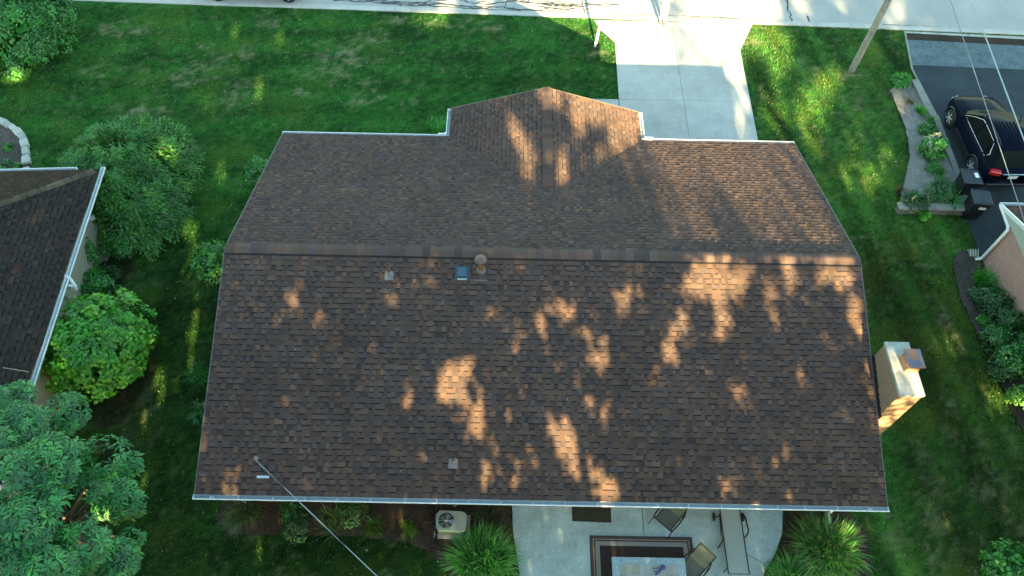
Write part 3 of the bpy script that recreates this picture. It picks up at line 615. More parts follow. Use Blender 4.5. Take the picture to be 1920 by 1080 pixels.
# ------------------------------------------------------------------ left neighbour
LP = [((187, 320)), ((45, 748))]
c1 = at(187, 318, 2.6); c2 = at(45, 748, 2.6); dv = c2 - c1; dv /= np.linalg.norm(dv); ang = math.atan2(dv[0], -dv[1])      # rotation from -Y
lh = empty('hip_roof_house', (0, 0, 0), 'neighbouring house with weathered dark hip roof at the left edge', 'house')
ex = np.array([-math.cos(ang), -math.sin(ang), 0]); ey = np.array(dv)      # ex: westward, ey: southward
hipw, LN = 5.4, 15.0; lpz = .40
def LPt(a, d, z): return c1 + ex * a + ey * d + np.array([0, 0, z])
b = MB(); n_ = 3 
def lslope(P0, U, V, lu, lv, seed, tint, trim):
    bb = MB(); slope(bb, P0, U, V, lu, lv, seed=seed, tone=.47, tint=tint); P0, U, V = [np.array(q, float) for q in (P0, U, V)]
    keep = MB()
    for f, c, s in zip(bb.f, bb.c, bb.sm):
        vs = [bb.v[i] for i in f]; ce = np.mean(np.array(vs), 0) - P0; u, v = ce @ U, ce @ V
        if trim(u, v): keep.add(vs, [tuple(range(len(vs)))], c, s)
    return keep
sll = math.hypot(1, lpz); 
V1 = ex / sll + np.array([0, 0, lpz / sll]); V2 = ey / sll + np.array([0, 0, lpz / sll]); lvv = hipw * sll
k1 = lslope(LPt(0, 0, .02), ey, V1, LN, lvv, 21, (.88, 1.02, 1.06), lambda u, v: u > v / sll - .03 and u < LN - v / sll)
k2 = lslope(LPt(2 * hipw, 0, .02), -ex, V2, 2 * hipw, lvv, 22, (1.15, 1.08, .9), lambda u, v: v / sll < u and u < 2 * hipw - v / sll + .03)
k1.v, k1.f, k1.c, k1.sm = k1.v + k2.v, k1.f + [tuple(i + len(k1.v) for i in f) for f in k2.f], k1.c + k2.c, k1.sm + k2.sm
k1.build('roof', M_SHINGLE, lh)
b = MB(); A = [LPt(.03, .03, 0), LPt(2 * hipw, .03, 0), LPt(2 * hipw, LN, 0), LPt(.03, LN, 0), LPt(hipw, hipw, hipw * lpz), LPt(hipw, LN - hipw, hipw * lpz)]
b.add(A, [(0, 4, 1), (0, 3, 5, 4), (1, 4, 5, 2), (3, 2, 5), (0, 1, 2, 3)], (.03, .028, .025)); b.build('roof_deck', M_ATTR, lh)
b = MB(); nh = 30
for i in range(nh):                                                # hip caps
    a0, a1 = .1 + i * .17, .1 + (i + 1) * .17 + .03; col = np.array((.13, .11, .075)) * rnd.uniform(.7, 1.2); sd = (ex - ey) / math.sqrt(2)
    A = [LPt(a0, a0, a0 * lpz + .055) + sd * k * .12 - np.array([0, 0, .03 * abs(k)]) for k in (-1, 0, 1)]; B = [LPt(a1, a1, a1 * lpz + .043) + sd * k * .12 - np.array([0, 0, .03 * abs(k)]) for k in (-1, 0, 1)]
    for k in (0, 1):
        q = [A[k], A[k + 1], B[k + 1], B[k]]; b.quad(*(q if np.cross(q[1] - q[0], q[3] - q[0])[2] > 0 else q[::-1]), tuple(col))
b.build('hip_cap', M_SHINGLE, lh)
gutter(LPt(-.01, -.12, -.01), LPt(-.01, LN, -.01), tuple(-ex), lh, False); gutter(LPt(2 * hipw, -.01, -.01), LPt(.75, -.01, -.01), tuple(-ey), lh, False)
b = MB(); b.prism([tuple(LPt(.45, .5, 0)[:2]), tuple(LPt(.45, LN - .5, 0)[:2]), tuple(LPt(10.4, LN - .5, 0)[:2]), tuple(LPt(10.4, .5, 0)[:2])], -.1, 2.5, (.38, .36, .28)); b.build('wall', M_ATTR, lh)
b = MB(); q0 = np.array(at(118, 516, 2.55)); b.tube([q0, q0 + np.array([.18, -.06, -.04]), q0 + np.array([.32, -.22, -.25]), q0 + np.array([.30, -.25, -.35])], .05, 8); b.tube([q0 + np.array([.05, -.25, -.12]), q0 + np.array([.28, -.25, -.2])], .05, 8)
b.tube([q0 + np.array([.32, -.22, -.25]), LPt(.40, 4.1, -.6), LPt(.40, 4.1, -2.4)], .04, 8); b.build('downspout', M_WHITE, lh)
b = MB(); q0 = np.array(at(178, 364, 2.2)); b.lathe([(.001, -.08), (.08, -.04), (.09, .02), (.05, .08), (.001, .10)], q0, 14); b.tube([q0, q0 + np.array([-.35, 0, 0])], .02, 6); b.build('vent_ball', M_WHITE, lh)  # small white vent ball on the neighbour's wall
b = MB(); q0 = np.array(at(168, 410, 1.6)); b.box(q0, (.30, .12, .10), .5); b.box(q0 + np.array([-.2, 0, -.1]), (.3, .05, .05)); b.build('wall_bracket', M_WHITE, lh)
b = MB(); twig = wob(at(8, 692, 3.4), at(58, 703, 2.75), 8, .03); b.tube([(q[0], q[1], 3.45 - .6 * i / 8 + .02) for i, q in enumerate(twig)], .012, 5, (.35, .30, .24)); tag(b.build('fallen_branch', M_ATTR), 'thin bare twig lying on the left neighbour\'s dark roof', 'twig')

# stone edging of the round bed at the left
stones = []
P = [np.array(at(*q)) for q in ((52, 324), (51, 303), (50, 287), (48, 272), (44, 260), (37, 251), (27, 243), (17, 237), (7, 231), (-4, 227))]
stl = ['pale edging stone nearest the house gutter', 'grey edging stone second from the gutter', 'blocky white edging stone third from the gutter', 'squarish pale stone where the edging starts to curve', 'greyish stone at the sharp bend of the bed edging', 'grey stone just past the bend of the bed edging', 'light stone midway along the curved edging', 'small pale stone before the largest pale stone of the edging', 'large pale stone at the left frame edge of the bed', 'outermost pale edging stone cut by the picture edge']
for i, q in enumerate(P):
    d = P[min(i + 1, len(P) - 1)] - P[max(i - 1, 0)]; b = MB(); b.box((0, 0, .07), (.36 + rnd.uniform(-.05, .08), .24 + rnd.uniform(-.03, .05), .2), 0, tuple(np.array((.44, .44, .40)) * rnd.uniform(.75, 1.15)), bev=.035)
    b.v = [(x + rnd.uniform(-.015, .015), y + rnd.uniform(-.015, .015), z) for x, y, z in b.v]
    o = b.build('edging_stone', M_CONC); o.location = q; o.rotation_euler = (0, 0, math.atan2(d[1], d[0])); tag(o, stl[i], 'stone', 'pale stones edging the round bed')

# ------------------------------------------------------------------ right neighbour
rh = empty('brick_house', (0, 0, 0), 'pink brick house with white downspout at the right edge', 'house')
b = MB(); b.prism([(15.12, 3.42), (15.12, -9.0), (24, -9.0), (24, 3.42)], -.1, 1.80); b.build('wall', M_PINKB, rh)
b = MB(); ny, rp = 4.15, .40; ry = -3.0; zr = 1.86 + (ny - ry) * rp
b.add([(15.10, ny, 1.79), (15.10, ry * 2 - ny, 1.79), (15.10, ry, zr - .02), (15.24, ny, 1.79), (15.24, ry * 2 - ny, 1.79), (15.24, ry, zr - .02)], [(0, 2, 1), (3, 4, 5), (0, 1, 4, 3), (0, 3, 5, 2), (1, 2, 5, 4)], (.42, .45, .40)); b.build('gable_panel', M_ATTR, rh)
b = MB(); slr = math.hypot(1, rp)
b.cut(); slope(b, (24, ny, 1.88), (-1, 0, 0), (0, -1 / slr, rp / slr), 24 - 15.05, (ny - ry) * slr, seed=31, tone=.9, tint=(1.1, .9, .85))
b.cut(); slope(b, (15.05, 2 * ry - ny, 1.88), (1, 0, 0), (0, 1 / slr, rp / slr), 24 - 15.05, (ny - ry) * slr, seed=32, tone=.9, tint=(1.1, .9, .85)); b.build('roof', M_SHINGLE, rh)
b = MB()
for s in (1, -1): b.cut(); b.extrude([(0, -.11), (.05, -.11), (.05, .03), (0, .03)], (15.08, ry + s * (ny - ry), 1.87), (15.08, ry, zr + .01), (-1, 0, 0), (.8, .82, .82))
b.build('rake_board', M_WHITE, rh)
gutter((24, ny + .01, 1.87), (15.03, ny + .01, 1.87), (0, 1, 0), rh, False)
b = MB(); b.tube([(15.08, 4.22, 1.85), (15.05, 4.15, 1.80), (15.06, 3.9, 1.78), (15.06, 3.42, 1.74), (15.06, 3.32, 1.66), (15.06, 3.32, .22), (15.03, 3.30, .10), (14.86, 3.30, .05)], .052, 10); b.build('downspout', M_WHITE, rh)
b = MB()                                                           # white wire lattice lying in the bed
g0 = np.array(at(1824, 474, .12))
for k in range(4):
    for A, Bv in (((-.13 + k * .085, -.15), (-.03 + k * .085, .15)), ((-.15, -.12 + k * .08), (.15, -.16 + k * .08))): b.tube([g0 + np.array([A[0], A[1], 0]), g0 + np.array([Bv[0], Bv[1], .02])], .010, 5, (.55, .58, .55))
tag(b.build('wire_trellis', M_ATTR), 'small white wire lattice standing by the downspout foot', 'trellis')

# raised planter walls
pw = empty('planter_wall', (14, 5.3, 0), 'low grey stone wall edging the raised bed beside the asphalt drive', 'wall')
b = MB(); x = 12.66
while x < 15.25: 
    l = min(rnd.uniform(.55, .8), 15.30 - x); b.box((x + l / 2, 5.36, .30), (l - .008, .30, .07), 0, tuple(np.array((.22, .225, .21)) * rnd.uniform(.85, 1.15)), bev=.012); x += l
x = 9.95
while x < 12.0: 
    l = min(.68, 12.05 - x); b.box((15.33 - (x - 9.95) * .085, x + l / 2, .10), (.30, l - .008, .10), .085, tuple(np.array((.23, .235, .22)) * rnd.uniform(.85, 1.15)), bev=.012); x += l
x = 5.55
while x < 9.9: 
    l = min(.68, 9.95 - x); b.box((15.28 + (x - 5.5) * .018, x + l / 2, .22), (.22, l - .008, .07), 0, tuple(np.array((.17, .175, .165)) * rnd.uniform(.85, 1.15)), bev=.012); x += l
b.v = [(x_ - 14, y_ - 5.3, z_) for x_, y_, z_ in b.v]; b.build('coping', M_CONC, pw)
b = MB()
for row, z in enumerate((.05, .175)):
    x = 12.70 - row * .0; x += row * .2
    while x < 15.2: l = min(rnd.uniform(.3, .5), 15.26 - x); b.box((x + l / 2, 5.36, z), (l - .012, .24, .115), 0, tuple(np.array((.15, .145, .13)) * rnd.uniform(.7, 1.2)), bev=.01); x += l
b.prism([(15.20, 5.5), (15.36, 5.5), (15.45, 9.95), (15.30, 9.95)], -.05, .18, (.12, .12, .11)); b.v = [(x_ - 14, y_ - 5.3, z_) for x_, y_, z_ in b.v]; b.build('stone_course', M_CONC, pw)

# ------------------------------------------------------------------ poles and wires
up = empty('utility_pole', tuple(at(1597, 132)), 'tall weathered wooden utility pole standing in the right front lawn', 'pole')
b = MB(); b.tube([(0, 0, -.1), (0.04, -.03, 3.0), (.09, -.1, 10.2)], [.135, .125, .10], 16); b.build('pole', mat("weathered_wood", (.27, .25, .215), .85, var=.3, scale=6, bump=.4, bscale=18), up)
b = MB(); b.box((.09, -.22, 9.6), (2.2, .1, .12), .1, (.2, .17, .13)); b.build('crossarm', M_BARK, up)
b = MB(); b.tube([(.12, .06, 0), (.13, .06, 3), (.15, 0, 9)], .012, 5, (.05, .05, .05)); b.build('ground_wire', M_ATTR, up)
def wire(pa, pb, za, zb, r, lab, col):
    A, Bp = np.array(at(*pa, za)), np.array(at(*pb, zb)); d = Bp - A; A2, B2 = A - d * 1.2, Bp + d * .6
    b = MB(); b.tube(sag(A2, B2, 30, .0), r, 6, col); tag(b.build('power_line', M_ATTR), lab, 'power line', 'overhead wires above the asphalt drive')
wire((1782, 0), (1916, 400), 7.0, 5.2, .012, 'thinner overhead wire crossing the roof of the black car', (.22, .26, .28))
wire((1822, 0), (1921, 265), 7.6, 7.0, .017, 'thicker pale overhead wire to the right of the black car roof', (.34, .42, .45))
# mailbox post
mp = empty('mailbox_post', tuple(at(1114, 86)), 'slim white post beside the driveway entrance with dark mulch at its foot', 'post')
b = MB(); b.box((.04, 0, .55), (.095, .095, 1.2), 0, bev=.01); b.v = [(x + z * .08, y, z) for x, y, z in b.v]; b.build('post', M_WHITE, mp)
b = MB(); b.box((.14, 0, 1.165), (.20, .12, .03), 0, (.5, .48, .45)); b.box((.20, 0, 1.08), (.03, .10, .16), 0, (.45, .43, .4)); b.build('post_cap', M_ATTR, mp)

# ------------------------------------------------------------------ where gaps in the tree crowns let the sun through
def norm(a): return a / (np.linalg.norm(a, axis=-1, keepdims=True) + 1e-9)
SA = norm(np.cross(SUN_T, np.array([0, 0, 1.]))); SB = np.cross(SA, SUN_T); SB = SB if SB[2] > 0 else -SB; SA = SA if SA[0] > 0 else -SA
ab = lambda p: np.array([np.dot(p, SA), np.dot(p, SB)])
garn = {1: (np.array([GM, 0, GZ]), norm(np.array([PITCH, 0, 1.])))}
N_GR, N_GL = norm(np.array([PITCH, 0, 1.])), norm(np.array([-PITCH, 0, 1.]))
def surf(tag_, x, y):
    if tag_ == 'S': return at_roof(x, y)
    if tag_ == 'N': return at_roof_n(x, y)
    if tag_ == 'R': return plane_hit(x, y, (GM, 0, GZ), N_GR)
    if tag_ == 'L': return plane_hit(x, y, (GM, 0, GZ), N_GL)
    return at(x, y, float(tag_))
# openings in the crowns: where each fleck of sun lands (surface, centre, half size, openness)
FLECK = [('S', *q) for q in ((552, 555, 14, 19, 1), (737, 555, 14, 14, 1), (803, 525, 12, 20, 1), (795, 488, 12, 12, 1), (600, 602, 9, 14, .8), (445, 625, 6, 7, .6), (700, 648, 7, 14, .6), (915, 578, 12, 15, .9), (1016, 606, 14, 28, 1), (1060, 578, 20, 18, .7), (978, 640, 20, 14, .8), (1040, 550, 8, 10, .6), (1165, 565, 11, 20, .9), (1186, 540, 14, 14, .8), (1200, 570, 10, 10, .5), (1098, 628, 14, 13, 1), (1128, 655, 13, 34, .95), (1074, 712, 9, 14, .7), (1225, 716, 10, 19, .9), (1386, 735, 18, 19, 1), (1278, 580, 11, 34, .8), (1254, 650, 15, 34, 1), (1300, 622, 13, 14, .6), (1340, 528, 48, 30, 1), (1352, 592, 14, 40, 1), (1335, 503, 42, 16, 1), (1600, 583, 15, 26, 1), (1572, 515, 36, 22, .8), (1478, 520, 15, 34, .9), (1500, 560, 9, 30, .6), (1540, 545, 9, 20, .6), (1410, 505, 20, 12, .8), (1440, 555, 10, 24, .5), (866, 694, 20, 26, 1), (835, 702, 16, 20, 1), (846, 742, 24, 22, .9), (920, 706, 10, 14, .9), (762, 748, 13, 14, 1), (897, 750, 11, 20, .9), (890, 790, 17, 28, .9), (908, 815, 12, 20, .8), (952, 770, 10, 14, .8), (910, 888, 13, 22, .9), (932, 850, 13, 14, .9), (958, 906, 15, 16, 1), (972, 876, 10, 12, .8), (998, 866, 11, 20, .9), (1056, 825, 22, 36, 1), (1078, 862, 22, 26, 1), (1110, 892, 22, 26, 1), (1142, 916, 20, 26, 1), (1105, 760, 12, 24, .6), (1136, 782, 10, 20, .6), (1180, 930, 18, 6, .6), (1320, 910, 7, 12, .8), (1360, 905, 10, 16, .8), (1375, 920, 8, 10, .8), (1478, 925, 10, 16, .8), (1508, 905, 8, 18, .7), (1450, 860, 8, 24, .4), (1470, 850, 8, 30, .3), (1560, 640, 20, 16, .3), (436, 905, 12, 13, .9), (415, 890, 7, 14, .5), (573, 897, 8, 10, .9), (640, 900, 6, 10, .8), (378, 905, 8, 10, .6), (820, 905, 6, 16, .5), (620, 690, 8, 10, .4), (1500, 700, 10, 20, .3), (1030, 780, 10, 16, .5), (1455, 600, 10, 20, .4), (870, 545, 8, 10, .4), (1290, 860, 8, 10, .35))]
FLECK += [('L', 960, 228, 12, 14, 1), ('L', 973, 252, 14, 22, 1), ('L', 988, 285, 15, 26, 1), ('L', 990, 322, 14, 20, .9), ('L', 1010, 182, 12, 16, .8), ('R', 1030, 182, 14, 14, .9), ('R', 1150, 212, 60, 22, 1), ('R', 1168, 252, 24, 24, 1), ('R', 1084, 235, 10, 36, .9), ('R', 1055, 308, 12, 36, 1), ('R', 1075, 200, 22, 16, .8), ('R', 1140, 285, 20, 14, .7)]
FLECK += [('N', 1262, 310, 52, 44, 1), ('N', 1320, 330, 64, 62, 1), ('N', 1360, 380, 64, 54, 1), ('N', 1430, 400, 60, 44, 1), ('N', 1470, 350, 70, 60, .8), ('N', 1530, 410, 50, 50, .7), ('N', 1400, 300, 80, 34, 1), ('N', 1300, 420, 60, 24, .8)]
FLECK += [('0', *q) for q in ((25, 165, 22, 38, 1), (58, 112, 14, 20, .9), (300, 718, 15, 40, 1), (270, 790, 10, 30, .6), (367, 622, 13, 38, .9), (352, 690, 9, 22, .9), (380, 580, 10, 20, .5), (412, 330, 13, 24, 1), (358, 430, 18, 26, 1), (372, 500, 18, 40, .7), (345, 520, 10, 20, .5), (485, 1030, 8, 34, 1), (275, 890, 10, 30, .6), (390, 1000, 8, 20, .3), (805, 35, 30, 14, 1), (485, 165, 8, 22, 1), (440, 60, 10, 12, .4), (525, 75, 10, 12, .4), (750, 965, 9, 20, .9), (700, 990, 8, 10, .7), (768, 980, 10, 16, .9), (530, 965, 6, 16, .5), (1038, 970, 7, 18, .8), (1085, 1060, 7, 22, .7), (1170, 1012, 8, 10, .6),
    (1465, 110, 20, 44, .95), (1432, 80, 24, 30, 1), (1480, 75, 10, 20, .8), (1590, 325, 11, 26, 1), (1630, 338, 16, 34, 1), (1640, 90, 9, 12, .8), (1662, 90, 7, 12, .7), (1503, 205, 16, 40, .8), (1610, 222, 8, 18, 1), (1450, 200, 20, 40, .5), (1530, 250, 16, 40, .5), (1560, 150, 16, 30, .35), (1600, 280, 12, 30, .5), (1690, 190, 12, 24, .8), (1785, 642, 13, 24, 1), (1866, 722, 16, 52, 1), (1832, 770, 8, 44, .8), (1850, 650, 8, 24, .6), (1745, 290, 8, 16, .5), (1660, 300, 14, 30, .5), (1540, 180, 20, 40, .45), (1700, 90, 8, 14, .5),
    (1388, 195, 13, 70, .2), (1378, 110, 14, 40, .2), (1320, 50, 95, 72, .2), (1395, 60, 16, 40, .35), (1425, 20, 36, 44, .9), (1510, 20, 10, 30, .4), (1685, 15, 12, 18, .6), (1692, 34, 9, 14, .5), (1665, 45, 12, 12, .35), (1360, 30, 60, 60, .2), (840, 8, 18, 14, 1), (912, 6, 14, 16, 1), (1490, 0, 10, 20, .6), (1580, 5, 16, 14, .4), (1740, 45, 10, 8, .3))]
FLECK += [('.8', 1606, 1002, 20, 30, 1), ('.8', 1618, 1034, 14, 16, 1), ('.5', 1600, 1015, 18, 20, 1), ('2', 190, 690, 24, 16, 1), ('2', 255, 620, 16, 20, .6), ('1.6', 275, 600, 10, 20, .7), ('2', 310, 300, 30, 16, .35), ('2', 300, 340, 34, 14, .5), ('1', 405, 525, 10, 14, .8), ('.05', 838, 1012, 6, 4, .3)]
EL = []
for tg, x, y, rx, ry, wt in FLECK:
    c0 = np.array(surf(tg, x, y)); cc = ab(c0); u = ab(np.array(surf(tg, x + rx, y))) - cc; v = ab(np.array(surf(tg, x, y + ry))) - cc
    M2 = np.array([u, v]).T
    if abs(np.linalg.det(M2)) < 1e-6: continue
    EL.append((cc, np.linalg.inv(M2), wt, tg))
# chimney: lit on its south face
cc = ab(np.array([8.75, -3.95, 3.7])); EL.append((cc, np.diag([1 / .40, 1 / 1.0]), .22, '0'))
cc = ab(np.array([8.75, -3.5, 4.5])); EL.append((cc, np.diag([1 / .34, 1 / .16]), .1, '0'))
# wide break in the woods: sun on the street and the top of the drive
BREAK = [ab(np.array(at(*q))) for q in ((925, -70), (960, 0), (1000, 26), (1035, 44), (1110, 100), (1140, 140), (1262, 140), (1252, 60), (1235, 30), (1228, 0), (1215, -70))]

# ------------------------------------------------------------------ vegetation
def rvec(n): return norm(RNG.normal(size=(n, 3)))
def leaf_quads(P, D, U, L, W, droop=0.15):
    D = norm(D); S = norm(np.cross(D, U)); U = np.cross(S, D); L = L[:, None]; W = W[:, None]
    mid = P + D * L * .45 + U * W * .18
    return np.stack([P, mid - S * W * .5, P + D * L - U * L * droop, mid + S * W * .5], 1)
def limb_mesh(paths, mat_, name, parent):
    b = MB()
    for pts, r0, r1 in paths: b.tube(pts, [r0 + (r1 - r0) * i / (len(pts) - 1) for i in range(len(pts))], 7)
    return b.build(name, mat_, parent)
def curve(p0, p1, bend, n=7):
    p0, p1 = np.array(p0, float), np.array(p1, float); m = (p0 + p1) / 2 + np.array(bend, float)
    return [(1 - t) ** 2 * p0 + 2 * t * (1 - t) * m + t * t * p1 for t in np.linspace(0, 1, n)]
def lobed_crown(lobes, K, per, cr, L, W, pal, droop=.15, zmin=-.5, up=.35, clump_var=.35, spread=1.0):
    w_ = np.array([l[3] * l[4] + l[3] ** 2 for l in lobes], float); w_ /= w_.sum(); Vs, Cs = [], []
    pal = np.array(pal)
    for k in range(K):
        l = lobes[RNG.choice(len(lobes), p=w_)]; c = np.array(l[:3]); rr = np.array([l[3], l[3], l[4]])
        d = rvec(1)[0]
        while d[2] < zmin: d = rvec(1)[0]
        depth = RNG.choice([RNG.uniform(.86, 1.04), RNG.uniform(.5, .86)], p=[.78, .22]); cc = c + d * rr * depth
        n = int(per * RNG.uniform(.6, 1.4)); o = rvec(n) * (RNG.random(n) ** .5)[:, None] * cr * RNG.uniform(.7, 1.3)
        o -= np.outer(o @ d, d) * .45
        P = cc + o; N = norm(o * .5 / cr + d * .8 + np.array([0, 0, up]) + rvec(n) * .55); D = np.cross(N, rvec(n)) + o * .6 / cr * spread
        base = pal[RNG.choice(len(pal))] * RNG.uniform(1 - clump_var, 1 + clump_var)
        Vs.append(leaf_quads(P, D, N, RNG.uniform(.7, 1.3, n) * L, RNG.uniform(.75, 1.25, n) * W, droop)); Cs.append(base * RNG.uniform(.75, 1.3, n)[:, None])
    return np.concatenate(Vs), np.concatenate(Cs)
def blades(n, c, length, spread, width, pal, lean=(0, 0), nseg=4, arch=.9, core=.08, z0=0.0):
    a = RNG.uniform(0, 6.283, n); r0 = core * RNG.random(n) ** .5; L = length * RNG.uniform(.55, 1.15, n); out = np.clip(RNG.random(n) ** .7, .1, 1) * spread
    Vs, Cs = [], []; pal = np.array(pal); col = pal[RNG.choice(len(pal), n)] * RNG.uniform(.7, 1.35, n)[:, None]
    dirs = np.stack([np.cos(a), np.sin(a), 0 * a], -1); sd = np.stack([-np.sin(a), np.cos(a), 0 * a], -1)
    base = np.array(c) + dirs * r0[:, None] + np.array([0, 0, z0]); hgt = L * RNG.uniform(.6, 1.0, n)
    def pos(t):
        x = out * (t ** 1.25) ; z = hgt * (1.9 * t - 1.15 * arch * t * t)
        return base + dirs * x[:, None] + np.array([lean[0], lean[1], 0]) * (t * t) + np.array([0, 0, 1.0]) * z[:, None]
    for i in range(nseg):
        t0, t1 = i / nseg, (i + 1) / nseg; w0 = width * (1 - t0) ** .6; w1 = width * max(1 - t1, 0.02) ** .6; p0, p1 = pos(t0), pos(t1)
        Vs.append(np.stack([p0 - sd * w0 / 2, p0 + sd * w0 / 2, p1 + sd * w1 / 2, p1 - sd * w1 / 2], 1)); Cs.append(col)
    return np.concatenate(Vs), np.concatenate(Cs)
def plant_obj(name, VC, loc, label, cat, group=None, mat_=None, stem=None):
    """Empty with foliage (and woody stems) parented; arrays are in world metres"""
    e = empty(name, loc, label, cat, group); l = np.array(loc); V, Cc = VC; gr = (Cc[:, 1] > Cc[:, 0] * 1.25)[:, None]
    Cc = np.clip(np.where(gr, Cc * np.array([1.0, 1.9, 0.95]), Cc), 0, .42)
    np_mesh('foliage', V - l, Cc, mat_ or M_LEAF, e)
    if stem: limb_mesh([([p - l for p in pts], a, c) for pts, a, c in stem], M_BARK, 'stem', e)
    return e

G1 = [(.028, .085, .020), (.040, .115, .026), (.020, .062, .017)]
# round bright shrub against the left house
c = np.array(at(183, 642, 1.35)); g = np.array([c[0], c[1], 0])
lobes = [(c[0], c[1], 1.25, 1.35, 1.35), (c[0] + .28, c[1] + .55, 1.15, 1.05, 1.15), (c[0] - .25, c[1] - .6, 1.05, 1.05, 1.1), (c[0] + .2, c[1] - .25, 1.3, 1.2, 1.2), (c[0] - .2, c[1] + .8, 1.0, .8, .95)]
VC = lobed_crown(lobes, 560, 34, .17, .125, .10, [(.080, .200, .018), (.11, .22, .022), (.050, .145, .018)], up=.6, clump_var=.45)
plant_obj('round_shrub', VC, g, 'bright green rounded shrub beside the left roof gutter', 'shrub', stem=[(curve(g + [0, 0, -.05], g + [math.cos(k) * .8, math.sin(k) * .8, 1.5], (0, 0, .3)), .05, .012) for k in np.linspace(0, 6, 8)])
# feathery spreading shrub: arching sprays
def feathery(cx, cy, z0, h, r, nb, pal, seed):
    rr = np.random.default_rng(seed); Vs, Cs, stems = [], [], []; pal = np.array(pal)
    for k in range(nb):
        a = rr.uniform(0, 6.283); rad = r * rr.uniform(.25, 1.12) ; hh = h * rr.uniform(.62, 1.08) * (1 - .45 * (rad / r) ** 2)
        d = np.array([math.cos(a), math.sin(a), 0]); p0 = np.array([cx, cy, z0]); p1 = p0 + d * rad + np.array([0, 0, hh]); p2 = p0 + d * rad * 1.18 + np.array([0, 0, hh * rr.uniform(.45, .8)])
        t = rr.uniform(.30, 1, 74) ** .8; P = ((1 - t) ** 2)[:, None] * (p0 + d * .1) + (2 * t * (1 - t))[:, None] * (p1 + np.array([0, 0, hh * .35])) + (t ** 2)[:, None] * p2
        T = norm(np.gradient(np.sort(P, axis=0), axis=0) + d * .6 - np.array([0, 0, .25])); o = rvec(74) * (rr.random(74) ** .5)[:, None] * .17; P = P + o * np.array([1, 1, .6])
        D = d * .8 + o * 6 + np.array([0, 0, -.15]) + rvec(74) * .35; N = np.array([0, 0, 1.]) + rvec(74) * .6 + d * .3
        L = rr.uniform(.07, .16, 74); Vs.append(leaf_quads(P, D, N, L, L * rr.uniform(.22, .38, 74), .2)); Cs.append(pal[rr.integers(len(pal))] * rr.uniform(.65, 1.35) * rr.uniform(.7, 1.35, 74)[:, None])
        if k % 3 == 0:                                             # pale arching twig along the top of the spray
            q = np.linspace(.3, 1, 9)[:, None]; tw = (1 - q) ** 2 * (p0 + d * .1) + 2 * q * (1 - q) * (p1 + np.array([0, 0, hh * .35])) + q * q * p2 + np.array([0, 0, .05]); sd = np.array([-d[1], d[0], 0]) * .008
            Vs.append(np.stack([tw[:-1] - sd, tw[1:] - sd, tw[1:] + sd, tw[:-1] + sd], 1)); Cs.append(np.tile(np.array([.085, .125, .055]) * rr.uniform(.7, 1.2), (8, 1)))
        if k % 6 == 0: stems.append(([(1 - q) ** 2 * p0 + 2 * q * (1 - q) * (p1 + np.array([0, 0, hh * .35])) + q * q * p2 for q in np.linspace(0, 1, 8)], .028, .006))
    return (np.concatenate(Vs), np.concatenate(Cs)), stems
YP = [(.050, .115, .038), (.066, .140, .044), (.036, .088, .032), (.095, .145, .036)]
for (px, py, z, r, h, nb, lab, sd) in ((214, 268, 1.9, 1.85, 3.0, 680, 'feathery dark green spreading shrub overhanging the left roof corner', 51), (236, 378, 1.4, 1.35, 2.4, 430, 'smaller feathery arching shrub below the one at the roof corner', 52)):
    c = at(px, py, z); VC, st = feathery(c[0], c[1], 0, h * .78, r, nb, YP, sd); plant_obj('spreading_shrub', VC, (c[0], c[1], 0), lab, 'shrub', 'feathery shrubs by the left house', stem=st)
c = np.array(at(205, 330, 2.4)); VC = lobed_crown([(c[0], c[1], 2.55, .9, .55)], 60, 30, .18, .11, .045, [(.05, .12, .03), (.04, .10, .03)], up=.5)
# twigs of the shrub that reach over the gutter corner
VC2, st = feathery(c[0] - .35, c[1] - .1, .8, 1.9, .8, 110, [(.045, .11, .028), (.06, .13, .03)], 53); plant_obj('climbing_shrub', VC2, (c[0], c[1], 0), 'light green twigs growing over the corner of the left roof', 'shrub', stem=st)

